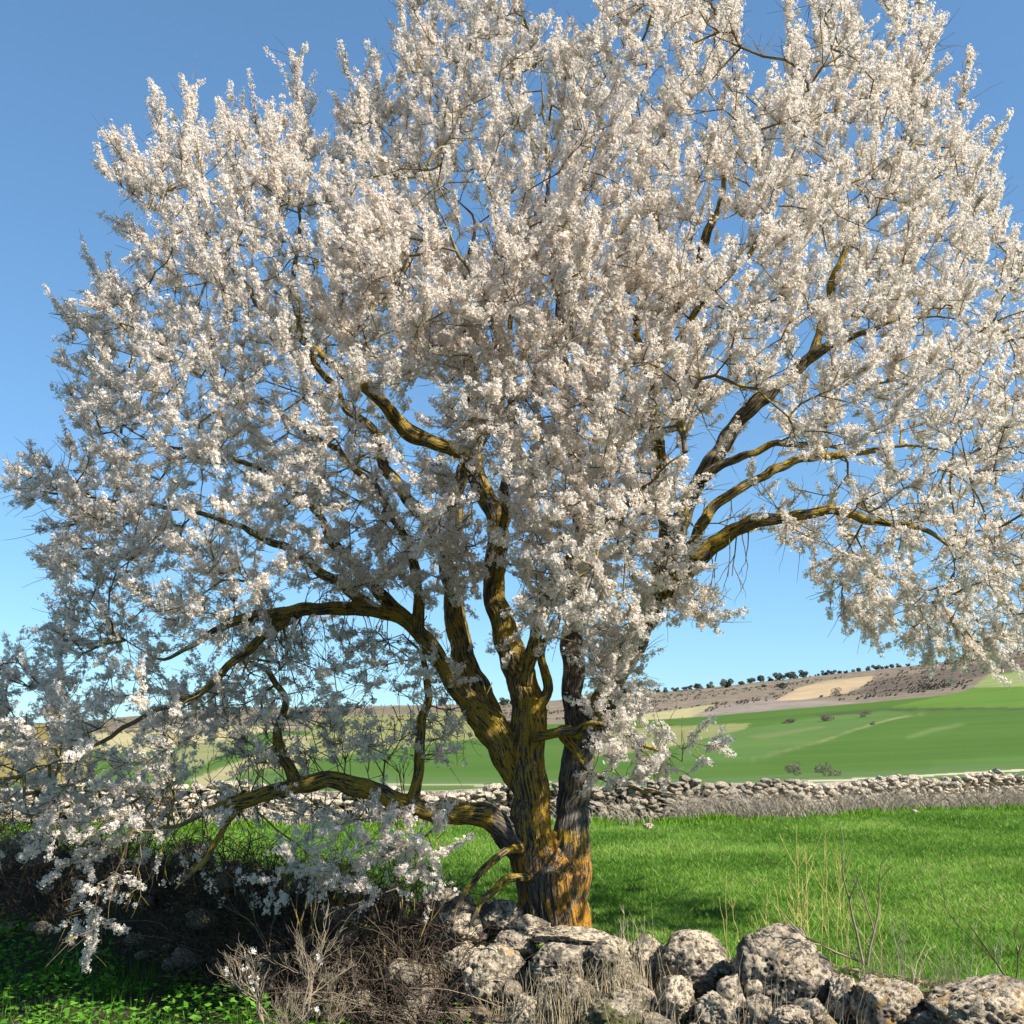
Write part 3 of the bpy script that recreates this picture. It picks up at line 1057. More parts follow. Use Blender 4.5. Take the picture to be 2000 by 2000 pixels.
for i, (px, py, w) in enumerate(spots):
    p = ground_from_pixel(px, py + (1 if i < 40 else 2))
    r_ = math.hypot(p[0], p[1])
    width = w * r_ / F * 1.05
    o = empty('holm_oak', p - np.array([0, 0, 0.35]))
    c = obj('crown', crowns[i % 5], o); tr = obj('trunk', trunkm, o)
    k = width / 7.0
    o.scale = (k, k, k * random.uniform(0.8, 1.0)); o.rotation_euler = (0, 0, random.uniform(0, 6.28))
    rank = sorted(q[0] for q in (spots[:42] if i < 42 else spots[42:])).index(px)
    if i in special: lab = special[i]
    elif i < 42: lab = 'small dark holm oak, %s from the left in the crest row right of the trunk' % ORD[rank]
    else: lab = 'tiny distant holm oak, %s from the left on the crest behind the almond branches' % ORD[rank]
    tag(o, lab, 'tree', 'holm oaks along the hill crest')

# scrub dots all over the hillside
r = np.random.default_rng(5)
SC = []
for i in range(5200):
    px = r.uniform(-100, 2100); top = curve(RING[-1][1], px)
    py = r.uniform(top + 1, top + 130)
    SC.append((px, py))
SC = np.array(SC)
a_s = np.radians(r.uniform(-30, 30, 9000)); r_s = r.uniform(330, 640, 9000)
sx, sy = r_s * np.sin(a_s), r_s * np.cos(a_s); sz = interp_height(sx, sy)
qx, qy, _ = proj(np.stack([sx, sy, sz], 1))
ok = (qy < curve(edge, qx) - 3) & (vnoise(sx, sy, 0.018, 5.0) > -0.12)
for poly in (C5([(760, 408), (870, 345), (1000, 312), (1225, 288), (1210, 318), (1100, 372), (900, 402)]), C5([(-100, 500), (230, 458), (485, 425), (340, 492), (-100, 560)]),
             C5([(1290, 440), (1500, 395), (1650, 362), (1700, 300), (2200, 240), (2200, 440)])):
    ok &= ~inpoly(qx, qy, poly)
ok &= (qx > 950) | (vnoise(sx, sy, 0.03, 6.0) > 0.1)
sx, sy, sz = sx[ok][:3200], sy[ok][:3200], sz[ok][:3200]
base = clump_crown(70, 26, 0.5, 1.1, 1.1, 0.55, 0.4, 4).reshape(26, 4, 3)
sc = r.uniform(0.2, 0.9, len(sx)) ** 1.6
V = base[None] * sc[:, None, None, None] + np.stack([sx, sy, sz], 1)[:, None, None, :]
V = V.reshape(-1, 3)
tag(obj('hillside_scrub', mesh_np('hillside_scrub', V, np.arange(len(V)), 4, M_HEATH)), 'low grey brown heath bushes dotted over the bare hillside', 'scrub', kind='stuff')
# low bushes standing beyond the far wall and along the ditch
BUSH = [(1551, 1524, 30, 20, 80, 'leafless brown bush just beyond the far wall, left one of the pair right of centre'),
        (1607, 1521, 34, 18, 80, 'leafless brown bush just beyond the far wall, right one of the pair right of centre'),
        (1614, 1408, 24, 14, 215, 'brown bush on the dark ditch line at the left of the green upper field'),
        (1686, 1401, 18, 9, 215, 'small low brown bush midway along the dark ditch line'),
        (1706, 1416, 12, 6, 200, 'tiny brown bush alone in the green field beside the pale track'),
        (1637, 1360, 22, 12, 330, 'round bare bush standing on the lower edge of the tan field'),
        (1540, 1412, 26, 7, 215, 'low pale scrub at the left end of the dark ditch line'),
        (1822, 1346, 60, 16, 330, 'wide dark thicket on the hillside above the upper green field')]
for bi, (px, py, w, h, rmin, lab) in enumerate(BUSH):
    p = ground_from_pixel(px, py, rmin * 0.6, 655)
    r_ = math.hypot(p[0], p[1]); W_ = w * r_ / F; H_ = h * r_ / F * 1.2
    V = clump_crown(60 + bi, 1300, W_ * 0.028, W_ * 0.62, W_ * 0.5, H_ * 0.62, H_ * 0.42, 5)
    o = obj('bush', mesh_np('bush', V, np.arange(len(V)), 4, M_HEATH), None, p); tag(o, lab, 'bush', 'bushes beyond the far wall')

# ------------------------------------------------------------------ the almond tree
def D(x, y, dep):
    return pix(np.asarray(x) * K, np.asarray(y) * K, dep)


# name, parent, label, points: x, y (1932 px photo), depth, radius in px
LIMBS = [
    ('trunk', None, [(1056, 1790, 8.60, 70), (1056, 1750, 8.60, 56), (1046, 1700, 8.6, 58), (1042, 1655, 8.60, 60), (1040, 1622, 8.64, 40), (1040, 1600, 8.68, 18)]),
    ('low', 0, [(1012, 1640, 8.58, 36), (975, 1585, 8.52, 31), (930, 1545, 8.45, 28), (880, 1533, 8.4, 24), (820, 1526, 8.35, 21), (745, 1510, 8.3, 22), (690, 1488, 8.25, 21),
                (635, 1470, 8.2, 20), (570, 1476, 8.15, 19), (500, 1494, 8.1, 18), (440, 1510, 8.05, 15), (385, 1536, 8.0, 12), (330, 1552, 7.95, 9), (260, 1565, 7.9, 6)]),
    ('stem', 0, [(1026, 1715, 8.60, 48), (1016, 1650, 8.58, 47), (1007, 1590, 8.56, 45), (1003, 1540, 8.55, 42), (1000, 1480, 8.52, 38), (996, 1400, 8.5, 36), (990, 1320, 8.5, 33), (965, 1240, 8.52, 27), (945, 1160, 8.55, 25),
                 (930, 1080, 8.6, 24), (938, 1000, 8.65, 24), (915, 930, 8.7, 22), (893, 870, 8.75, 19), (900, 780, 8.8, 14), (885, 650, 8.7, 12), (880, 520, 8.6, 11), (893, 430, 8.5, 9),
                 (868, 380, 8.45, 6), (830, 350, 8.4, 4)]),
    ('left_stem', 2, [(1000, 1490, 8.55, 32), (975, 1440, 8.55, 33), (925, 1375, 8.5, 34), (880, 1318, 8.45, 23), (835, 1262, 8.4, 20), (800, 1205, 8.35, 18), (765, 1165, 8.3, 17), (705, 1150, 8.25, 15),
                      (640, 1143, 8.2, 15), (560, 1155, 8.1, 14), (500, 1163, 8.05, 13), (430, 1182, 8.0, 11), (360, 1215, 7.95, 9), (300, 1243, 7.9, 7), (230, 1215, 7.85, 4)]),
    ('back_stem', 3, [(925, 1385, 8.62, 32), (905, 1310, 8.72, 30), (878, 1250, 8.8, 26), (858, 1170, 8.9, 22), (845, 1080, 9.0, 20), (850, 1000, 9.1, 18), (870, 900, 9.2, 14), (930, 780, 9.4, 10), (960, 640, 9.5, 8), (980, 450, 9.5, 5)]),
    ('right_stem', 0, [(1062, 1715, 8.60, 47), (1070, 1650, 8.60, 43), (1076, 1595, 8.63, 39), (1078, 1540, 8.70, 34), (1080, 1460, 8.72, 34), (1090, 1390, 8.75, 30), (1080, 1310, 8.8, 23), (1080, 1235, 8.85, 24), (1088, 1150, 8.9, 20), (1095, 1050, 8.95, 18),
                       (1090, 900, 9.0, 15), (1070, 750, 9.0, 12), (1050, 560, 8.9, 10), (1035, 380, 8.8, 7), (1025, 200, 8.7, 5), (1010, 60, 8.7, 3)]),
    ('right_limb', 5, [(1092, 1430, 8.78, 28), (1118, 1360, 8.80, 26), (1150, 1295, 8.80, 25), (1198, 1205, 8.75, 26), (1228, 1150, 8.72, 25), (1258, 1050, 8.68, 22), (1290, 965, 8.65, 19), (1325, 890, 8.6, 17),
                       (1372, 820, 8.6, 17), (1430, 758, 8.55, 16), (1480, 712, 8.5, 14), (1532, 675, 8.5, 13), (1600, 640, 8.45, 9), (1700, 605, 8.4, 7), (1790, 600, 8.3, 5), (1870, 635, 8.2, 3)]),
    ('arch_limb', 6, [(1262, 1120, 8.62, 20), (1300, 1070, 8.50, 19), (1335, 1032, 8.4, 18), (1390, 1000, 8.3, 17), (1450, 983, 8.2, 14), (1520, 968, 8.1, 12), (1580, 960, 8.05, 11), (1640, 978, 8.0, 9), (1700, 990, 7.95, 8),
                      (1760, 1008, 7.9, 7), (1795, 1045, 7.9, 5), (1812, 1110, 7.9, 3)]),
    ('middle_limb', 6, [(1290, 1090, 8.70, 14), (1315, 1020, 8.75, 13), (1342, 960, 8.8, 12), (1385, 925, 8.85, 11), (1430, 900, 8.9, 10), (1500, 872, 8.95, 10), (1560, 858, 9.0, 10), (1620, 850, 9.0, 7), (1720, 840, 9.0, 5), (1830, 860, 9.0, 3)]),
    ('inner_limb', 6, [(1330, 900, 8.55, 12), (1360, 876, 8.5, 10), (1400, 860, 8.45, 9), (1450, 840, 8.4, 8), (1530, 830, 8.3, 7), (1560, 760, 8.2, 5), (1620, 700, 8.1, 3)]),
    ('tall_limb', 6, [(1258, 1040, 8.75, 17), (1252, 940, 8.9, 16), (1245, 860, 9.0, 15), (1235, 750, 9.1, 12), (1250, 640, 9.1, 10), (1300, 540, 9.0, 10), (1340, 430, 8.9, 10), (1362, 370, 8.8, 6), (1385, 230, 8.7, 4), (1380, 80, 8.7, 3)]),
    ('tall_limb', 10, [(1240, 760, 9.1, 9), (1205, 600, 9.0, 9), (1232, 500, 8.9, 8), (1250, 440, 8.8, 6), (1215, 300, 8.7, 4), (1200, 120, 8.6, 3)]),
    ('outer_limb', 6, [(1532, 675, 8.5, 10), (1560, 560, 8.6, 9), (1600, 455, 8.6, 8), (1640, 400, 8.6, 7), (1700, 335, 8.5, 5), (1745, 190, 8.5, 3)]),
    ('upper_left_limb', 2, [(900, 905, 8.72, 17), (868, 850, 8.6, 16), (815, 828, 8.5, 16), (760, 800, 8.4, 17), (715, 755, 8.3, 15), (655, 712, 8.25, 12), (570, 640, 8.2, 8), (480, 560, 8.1, 6), (400, 450, 8.1, 4), (340, 350, 8.1, 3)]),
    ('upper_left_limb', 4, [(847, 1060, 9.02, 15), (790, 960, 9.1, 14), (730, 880, 9.2, 13), (715, 820, 9.3, 11), (640, 750, 9.4, 8), (560, 600, 9.4, 6), (560, 400, 9.3, 5), (558, 250, 9.2, 3)]),
    ('upper_left_limb', 3, [(790, 1190, 8.3, 13), (785, 1080, 8.2, 11), (760, 1000, 8.1, 9), (690, 900, 8.0, 8), (600, 830, 7.9, 6), (480, 750, 7.8, 4), (350, 700, 7.8, 3)]),
    ('upper_left_limb', 3, [(770, 1170, 8.35, 15), (690, 1095, 8.4, 13), (640, 1040, 8.45, 12), (605, 985, 8.5, 8), (520, 900, 8.5, 6), (380, 850, 8.5, 5), (220, 820, 8.5, 3)]),
    ('upper_left_limb', 3, [(705, 1150, 8.28, 12), (620, 1080, 8.3, 11), (550, 1045, 8.3, 11), (450, 990, 8.3, 7), (330, 960, 8.3, 5), (200, 940, 8.3, 4), (100, 930, 8.3, 3)]),
    ('front_limb', 2, [(990, 1290, 8.3, 16), (1012, 1180, 8.0, 13), (1040, 1100, 7.7, 11), (1090, 1030, 7.4, 10), (1170, 960, 7.1, 7), (1240, 900, 6.9, 5), (1300, 850, 6.8, 3)]),
    ('front_limb', 2, [(938, 1090, 8.5, 15), (950, 980, 8.1, 12), (960, 860, 7.7, 10), (965, 740, 7.3, 8), (930, 600, 7.0, 6), (860, 450, 6.8, 4), (800, 300, 6.7, 3)]),
    ('front_limb', 10, [(1250, 880, 8.9, 12), (1230, 740, 8.3, 10), (1290, 620, 7.8, 8), (1400, 480, 7.4, 6), (1480, 350, 7.2, 4), (1540, 150, 7.1, 3)]),
    ('hanging_limb', 1, [(560, 1478, 8.15, 13), (535, 1430, 8.2, 12), (520, 1380, 8.25, 9), (540, 1320, 8.3, 8), (500, 1260, 8.3, 6), (430, 1230, 8.3, 4)]),
    ('hanging_limb', 1, [(470, 1500, 8.1, 10), (420, 1560, 8.0, 8), (380, 1620, 7.9, 6), (330, 1680, 7.9, 4)]),
    ('hanging_limb', 1, [(775, 1515, 8.3, 12), (790, 1460, 8.3, 11), (795, 1380, 8.35, 11), (810, 1320, 8.4, 9), (800, 1260, 8.4, 7), (760, 1200, 8.4, 5)]),
    ('hanging_limb', 3, [(565, 1155, 8.1, 11), (500, 1200, 8.05, 10), (440, 1245, 8.0, 9), (400, 1290, 7.95, 7), (300, 1340, 7.9, 5), (150, 1420, 7.8, 4), (40, 1460, 7.7, 3)]),
    ('low_twig', 0, [(990, 1600, 8.45, 9), (950, 1610, 8.3, 8), (905, 1650, 8.2, 7), (870, 1690, 8.1, 6), (850, 1740, 8.05, 5)]),
    ('low_twig', 0, [(1000, 1655, 8.45, 9), (960, 1660, 8.3, 8), (915, 1695, 8.15, 7), (890, 1740, 8.1, 5), (880, 1770, 8.05, 4)]),
    ('side_limb', 5, [(1090, 1385, 8.55, 14), (1060, 1380, 8.35, 12), (1085, 1420, 8.2, 10), (1120, 1460, 8.1, 6), (1200, 1490, 7.9, 4), (1290, 1500, 7.8, 2.5)]),
    ('side_limb', 2, [(1010, 1390, 8.35, 12), (1050, 1385, 8.2, 10), (1110, 1375, 8.05, 8), (1180, 1385, 7.9, 6), (1240, 1415, 7.8, 5), (1285, 1445, 7.7, 3)]),
    ('side_limb', 2, [(1008, 1345, 8.45, 14), (1034, 1298, 8.42, 11), (1024, 1250, 8.4, 10), (1030, 1215, 8.35, 8), (1052, 1190, 8.3, 6), (1066, 1150, 8.3, 4), (1072, 1100, 8.3, 3)]),
    ('side_limb', 6, [(1150, 1300, 8.8, 20), (1128, 1320, 8.6, 17), (1135, 1370, 8.55, 14)]),
]


def resample(P, R, step):
    P = np.asarray(P, float); R = np.asarray(R, float)
    # Catmull-Rom through the traced points, then even spacing
    Q = np.concatenate([[2 * P[0] - P[1]], P, [2 * P[-1] - P[-2]]]); out = []; ro = []
    for i in range(1, len(Q) - 2):
        L = np.linalg.norm(Q[i + 1] - Q[i]); k = max(2, int(L / step))
        for t in np.arange(k) / k:
            out.append(0.5 * ((2 * Q[i]) + (-Q[i - 1] + Q[i + 1]) * t + (2 * Q[i - 1] - 5 * Q[i] + 4 * Q[i + 1] - Q[i + 2]) * t * t + (-Q[i - 1] + 3 * Q[i] - 3 * Q[i + 1] + Q[i + 2]) * t ** 3))
            ro.append(R[i - 1] * (1 - t) + R[i] * t)
    out.append(P[-1]); ro.append(R[-1])
    return np.array(out), np.array(ro)


limb_pts, limb_rad = [], []
for li, (nm, par, pts) in enumerate(LIMBS):
    a = np.array(pts, float)
    P = D(a[:, 0], a[:, 1], a[:, 2])
    R = a[:, 3] * K * a[:, 2] / F * (0.98 if li == 0 else (0.82 if nm == 'low' else 0.90))
    P, R = resample(P, R, 0.045)
    wob = np.array([mnoise.noise_vector(Vector(p * 2.6) + Vector((li * 7.0, 0, 0))) for p in P])
    wob2 = np.array([mnoise.noise_vector(Vector(p * 7.5) + Vector((li * 3.0, 5, 0))) for p in P])
    taper = np.clip(np.arange(len(P)) / 6.0, 0, 1)[:, None] * (0.1 if li == 0 else 1)
    P = P + (wob * 0.045 + wob2 * 0.024) * taper
    R = R * (1 + (0.16 if li else 0.03) * np.array([mnoise.noise(Vector(p * 5.0) + Vector((li * 2.0, 0, 9))) for p in P]))
    if li > 0 and pts[-1][3] < 12:
        ft = np.linspace(0, 1, len(P)); R = R * (1 - 0.72 * sstep(0.72, 1.0, ft))
    limb_pts.append(P); limb_rad.append(R)

# thick wood: tubes fused by a voxel remesh, then cut into one part per limb
THICK = 0.019
acc = Acc()
for li in range(len(LIMBS)):
    P, R = limb_pts[li], limb_rad[li]
    k = np.where(R > THICK)[0]
    if len(k) < 3: continue
    P, R = P[:k[-1] + 1], R[:k[-1] + 1]
    V, Fc = tube(P, R, 12)
    # caps as fans of quads (degenerate corner repeated is avoided by a centre point per pair)
    n = len(V)
    V = np.concatenate([V, P[:1], P[-1:]])
    acc.add(V, Fc)
    capq = []
    for i in range(0, 12, 2):
        capq.append((n, (i + 2) % 12, i + 1, i)); m_ = n - 12
        capq.append((n + 1, m_ + i, m_ + i + 1, m_ + (i + 2) % 12))
    acc.F.append(np.array(capq) + acc.n - len(V))
V, Fc = acc.get()
me0 = mesh_np('wood', V, Fc, 4, M_BARK)
tmp = bpy.data.objects.new('wood', me0); COL.objects.link(tmp)
rm = tmp.modifiers.new('r', 'REMESH'); rm.mode = 'VOXEL'; rm.voxel_size = 0.0125
sm_ = tmp.modifiers.new('s', 'SMOOTH'); sm_.factor = 0.5; sm_.iterations = 2
dg = bpy.context.evaluated_depsgraph_get()
me1 = bpy.data.meshes.new_from_object(tmp.evaluated_get(dg))
bpy.data.objects.remove(tmp)
nV = len(me1.vertices)
WV = np.zeros(nV * 3, np.float32); me1.vertices.foreach_get('co', WV); WV = WV.reshape(-1, 3).astype(float)
WNn = np.zeros(nV * 3, np.float32); me1.vertex_normals.foreach_get('vector', WNn); WNn = WNn.reshape(-1, 3)
nf = len(me1.polygons)
lt = np.zeros(nf, np.int32); me1.polygons.foreach_get('loop_total', lt)
lv = np.zeros(len(me1.loops), np.int32); me1.loops.foreach_get('vertex_index', lv)
quads = lv.reshape(-1, 4) if (lt == 4).all() else None
assert quads is not None
SPt = np.concatenate(limb_pts); SR = np.concatenate(limb_rad); SID = np.concatenate([np.full(len(p), i) for i, p in enumerate(limb_pts)])
U_, V_, S_, T_ = [], [], [], []
for P in limb_pts:
    T = norm(np.gradient(P, axis=0)); u = frames(T[:1])[0][0]; s = 0
    for i in range(len(P)):
        u = u - T[i] * np.dot(u, T[i]); u /= np.linalg.norm(u)
        U_.append(u.copy()); V_.append(np.cross(T[i], u)); T_.append(T[i]); S_.append(s)
        if i + 1 < len(P): s += np.linalg.norm(P[i + 1] - P[i])
U_, V_, T_, S_ = map(np.array, (U_, V_, T_, S_))
near = np.zeros(nV, int)
for a in range(0, nV, 4000):
    d = np.linalg.norm(WV[a:a + 4000, None, :] - SPt[None], axis=2) - SR[None] * 0.95
    near[a:a + 4000] = d.argmin(1)
off = WV - SPt[near]
bu = (off * U_[near]).sum(1); bv = (off * V_[near]).sum(1); bs = S_[near] + (off * T_[near]).sum(1)
bark = np.stack([bu, bv, bs * 0.10 + SID[near] * 0.7], 1)
# furrowed plates on the thick wood
amp = np.clip(SR[near] / 0.25, 0.05, 1) * 0.022
fr = np.array([(0.5 - abs(mnoise.noise((p[0] * 26, p[1] * 26, p[2] * 26)))) + 0.6 * mnoise.noise((p[0] * 9, p[1] * 9, p[2] * 12)) for p in bark])
WV = WV + WNn * (amp * (fr - 0.3))[:, None]
# burrs and swellings
bl = np.array([mnoise.noise(Vector(p * 4.2)) for p in WV])
WV = WV + WNn * (np.clip(bl, 0, 1) * np.minimum(SR[near], 0.12) * 0.22)[:, None]
vid = SID[near]
qx, qy, _ = proj(WV)
qy1 = qy / K; qx1 = qx / K
orange = np.clip(sstep(1560, 1640, qy1) * np.isin(vid, (0, 1, 2, 5)) + 0.35 * (WNn[:, 0] > 0.2) * (vid == 2) * (qy1 > 1250), 0, 1)
lich = np.full(nV, 0.66)
lich = np.where(vid == 5, 0.22, lich)
lich = np.where(vid == 6, 0.46, lich)
lich = np.where((vid == 5) & (qy1 > 1565), 0.62, lich)
lich = np.where((qy1 > 1590) & np.isin(vid, (0, 1, 2, 5)), 0.34 + 0.32 * sstep(-0.3, 0.4, WNn[:, 0]), lich)
lich = np.where(vid == 1, np.where(qx1 < 930, 0.70, 0.15), lich)
lich = np.where(vid == 3, 0.72, lich)
lich = np.where(vid == 2, 0.54 + 0.18 * (WNn[:, 0] > 0), lich)
lich = np.where(np.isin(vid, (7, 8)), 0.66, lich)

tree = empty('almond_tree', (0.38, 8.6, 0.0))
tag(tree, 'old flowering almond tree with white blossom and several lichen covered stems behind the near wall', 'tree')
TL = np.array(tree.location)
PART = {}
fid = vid[quads[:, 0]]
pos_words = {'trunk': ('trunk', 'short thick trunk with orange lichen'), 'low': ('branch', 'lowest branch, reaching left in a flat arch'),
             'stem': ('branch', 'central upright stem, orange on its right side'), 'left_stem': ('branch', 'stem leaning out to the left'),
             'back_stem': ('branch', None), 'right_stem': ('branch', 'dark grey right hand stem'), 'right_limb': ('branch', 'dark limb rising to the right'),
             'arch_limb': ('branch', 'mossy limb arching out and down on the right')}
for li in range(len(LIMBS)):
    nm, lab = pos_words.get(LIMBS[li][0], ('branch', None))
    f = quads[fid == li]
    if len(f) == 0:
        PART[li] = None; continue
    used, inv = np.unique(f.ravel(), return_inverse=True)
    me = mesh_np(nm, WV[used] - TL, inv, 4, M_BARK, {'bark': ('FLOAT_VECTOR', bark[used]), 'lichen': ('FLOAT', lich[used]), 'orange': ('FLOAT', orange[used])}, smooth=True)
    o = obj(nm, me, tree)
    if lab: o['label'] = lab
    PART[li] = o

# ---- crown envelope (1932 px photograph coordinates)
P1 = [(20, 890), (60, 860), (110, 880), (130, 820), (100, 780), (140, 700), (110, 620), (100, 580), (150, 570), (170, 505), (230, 520), (260, 480), (225, 420), (275, 420), (240, 350), (185, 325),
      (205, 265), (250, 300), (285, 175), (330, 205), (380, 165), (400, 205), (480, 195), (530, 215), (555, 130), (600, 200), (640, 225), (650, 130), (700, 150), (730, 170), (755, 110), (740, -40), (790, -150),
      (960, -260), (1250, -300), (1500, -220), (1720, -120), (1785, 40), (1760, 130), (1830, 110), (1860, 240), (1900, 260), (1910, 400), (1990, 480), (2080, 700), (2100, 1000), (2050, 1150), (1930, 1180),
      (1890, 1245), (1830, 1250), (1700, 1205), (1620, 1170), (1560, 1110), (1510, 1050), (1440, 1000), (1340, 1015), (1290, 1050), (1330, 1120), (1370, 1160), (1330, 1195), (1290, 1185), (1240, 1150),
      (1185, 1180), (1205, 1230), (1190, 1330), (1130, 1335), (1105, 1240), (1060, 1180), (1000, 1190), (970, 1255), (940, 1225), (905, 1150), (860, 1180), (760, 1120), (640, 1180), (560, 1240),
      (470, 1330), (400, 1400), (350, 1460), (330, 1520), (230, 1560), (100, 1500), (0, 1500), (-150, 1480), (-160, 1290), (-60, 1270), (0, 1245), (50, 1290), (90, 1240), (100, 1170), (95, 1100), (85, 1040),
      (160, 1000), (60, 985), (20, 920)]
P2 = [(100, 1490), (300, 1500), (365, 1560), (350, 1620), (250, 1650), (205, 1720), (165, 1790), (110, 1780), (95, 1700), (130, 1640), (60, 1590)]
P3 = [(1105, 1335), (1180, 1330), (1250, 1370), (1350, 1400), (1352, 1440), (1290, 1425), (1220, 1470), (1110, 1500)]
P5 = [(420, 1240), (620, 1190), (860, 1190), (880, 1300), (830, 1440), (700, 1440), (480, 1450), (380, 1400)]
P6 = [(420, 1500), (850, 1540), (850, 1600), (780, 1690), (620, 1700), (430, 1660)]
PR = [(1100, 1190), (1215, 1190), (1205, 1340), (1125, 1345)]
PF = [(620, 950), (890, 900), (905, 1140), (770, 1110), (640, 1120)]
PC = [(640, 420), (1000, 380), (1280, 480), (1330, 800), (1260, 900), (1300, 1080), (1200, 1170), (1060, 1190), (965, 1130), (980, 980), (960, 860), (860, 800), (740, 700), (600, 620)]
P7 = [(-100, 1500), (130, 1510), (120, 1600), (60, 1620), (-100, 1580)]
NOTCH = [(1055, 30, 74, 85), (1450, 60, 60, 130), (735, 60, 34, 90), (618, 230, 30, 90), (1790, 190, 26, 70), (640, 150, 20, 60)]
HOLES = [(935, 1060, 50, 130, .12), (780, 790, 75, 60, .30), (1380, 860, 90, 110, .22), (1500, 925, 170, 55, .25), (1340, 940, 60, 100, .15), (700, 970, 90, 60, .30), (600, 1140, 210, 45, .25),
         (1340, 430, 34, 80, .25), (880, 440, 55, 90, .40), (1230, 510, 30, 80, .4), (905, 900, 45, 70, .2), (1245, 850, 26, 60, .4), (700, 1060, 120, 60, .3), (1540, 680, 60, 40, .3),
         (380, 920, 90, 40, .3), (1650, 420, 60, 60, .45), (850, 1180, 120, 60, .25), (760, 1250, 200, 80, .6), (330, 1250, 120, 50, .45), (1600, 880, 60, 60, .5), (1190, 620, 24, 60, .35), (1010, 800, 30, 60, .5)]


P1 = [(x + (18 if x < 400 else (-22 if x > 1700 else 0)) * (y < 800), y + (34 if y < 700 else 0)) for x, y in P1]


def sample_region(poly, n, yc, T, D0, shell=0.7, seed=0, holes=True):
    r = np.random.default_rng(seed)
    a = np.array(poly); lo, hi = a.min(0), a.max(0)
    X = r.uniform(lo[0], hi[0], n * 6); Y = r.uniform(lo[1], hi[1], n * 6)
    k = inpoly(X, Y, poly)
    for (cx, cy, rx, ry) in NOTCH: k &= ((X - cx) / rx) ** 2 + ((Y - cy) / ry) ** 2 > 1
    X, Y = X[k], Y[k]
    d = polydist(X, Y, poly)
    t = T * np.sqrt(np.clip(1 - (1 - np.clip(d / D0, 0, 1)) ** 2, 0.02, 1))
    uu = r.uniform(-1, 1, len(X)); uu = np.sign(uu) * np.abs(uu) ** shell
    dep = yc + uu * t + (0.15 * sstep(900, 300, X) * sstep(850, 1250, Y) if poly is P1 else 0)
    w = np.ones(len(X))
    if holes:
        for (cx, cy, rx, ry, m) in HOLES:
            e = ((X - cx) / rx) ** 2 + ((Y - cy) / ry) ** 2
            w *= np.where(e < 1, m, 1) if True else 1
    # patchiness: clumps and thin places
    pn = np.array([mnoise.noise((x * .011, y * .011, z_ * 1.1)) for x, y, z_ in zip(X, Y, dep)])
    w *= np.clip(0.80 + 1.5 * pn, 0.15, 1)
    k = r.uniform(0, 1, len(X)) < w
    X, Y, dep = X[k][:n], Y[k][:n], dep[k][:n]
    return D(X, Y, dep)


cents = [sample_region(P1, 4700, 8.45, 2.25, 420, 0.75, 1), sample_region(P2, 60, 7.9, 0.4, 80, 1, 2), sample_region(PC, 600, 6.95, 0.7, 160, 1, 8), sample_region(PR, 26, 8.15, 0.3, 60, 1, 9), sample_region(PF, 110, 7.8, 0.4, 80, 1, 10, holes=False), sample_region(P3, 40, 7.75, 0.25, 80, 1, 3),
         sample_region(P5, 210, 8.3, 0.9, 150, 1, 4), sample_region(P6, 60, 8.0, 0.35, 100, 1, 5), sample_region(P7, 34, 7.8, 0.5, 60, 1, 6)]
SPIRES = [((555, 88), (575, 300), 8.6), ((652, 105), (690, 300), 8.4), ((700, 85), (720, 280), 8.8), ((285, 168), (320, 360), 8.4), ((355, 165), (380, 340), 8.5), ((200, 262), (290, 360), 8.2),
          ((188, 322), (300, 400), 8.6), ((1832, 95), (1790, 300), 8.5), ((1775, 35), (1700, 220), 8.3), ((1485, 0), (1490, 200), 8.4), ((1610, -10), (1590, 190), 8.6), ((105, 585), (220, 660), 8.3),
          ((165, 500), (260, 600), 8.5), ((230, 420), (330, 520), 8.4), ((22, 890), (160, 930), 8.2), ((60, 1005), (190, 980), 8.4), ((30, 1240), (110, 1330), 8.0), ((745, -20), (800, 160), 8.5), ((1890, 250), (1800, 380), 8.4),
          ((1100, 90), (1090, 240), 8.3), ((435, 180), (450, 330), 8.7), ((990, 15), (960, 180), 8.3), ((110, 680), (220, 740), 8.6), ((130, 740), (240, 800), 8.2), ((1350, 1180), (1260, 1110), 8.0),
          ((1895, 1240), (1800, 1120), 7.8), ((1850, 1250), (1770, 1130), 8.1), ((1760, 1230), (1730, 1110), 8.0), ((1640, 1190), (1640, 1060), 8.0), ((1585, 1170), (1600, 1040), 8.2), ((95, 1150), (190, 1190), 8.2)]
sp_pts = []
for (tx, ty_), (bx, by), dp in SPIRES:
    m_ = int(math.hypot(tx - bx, ty_ - by) / 26) + 1
    for q in range(m_ + 1):
        f = q / m_
        f *= 0.9
        sp_pts.append(D(bx + (tx - bx) * f + random.uniform(-4, 4), by + (ty_ - by) * f, dp))
cents.append(np.array(sp_pts))
ATT = np.concatenate(cents)
# skeleton nodes
sel = []
for li in range(1, len(LIMBS)):
    n = len(limb_pts[li])
    for i in range(3, n, 2): sel.append((li, i))
maxn = 60000
NP_ = np.zeros((maxn, 3)); PAR = np.full(maxn, -1); NL = np.zeros(maxn, int); PL = np.zeros(maxn); ND = np.zeros((maxn, 3)); SK = np.zeros(maxn, bool)
cnt = 0
for li, i in sel:
    NP_[cnt] = limb_pts[li][i]; NL[cnt] = li; SK[cnt] = True; PL[cnt] = 0.0
    ND[cnt] = norm(limb_pts[li][min(i + 1, len(limb_pts[li]) - 1)] - limb_pts[li][i - 1])
    cnt += 1
from mathutils import kdtree
kt = kdtree.KDTree(cnt)
for i in range(cnt): kt.insert(NP_[i], i)
kt.balance()
d0 = np.array([kt.find(a)[2] for a in ATT])
order = np.argsort(d0)
TIP = []
rg = np.random.default_rng(3)
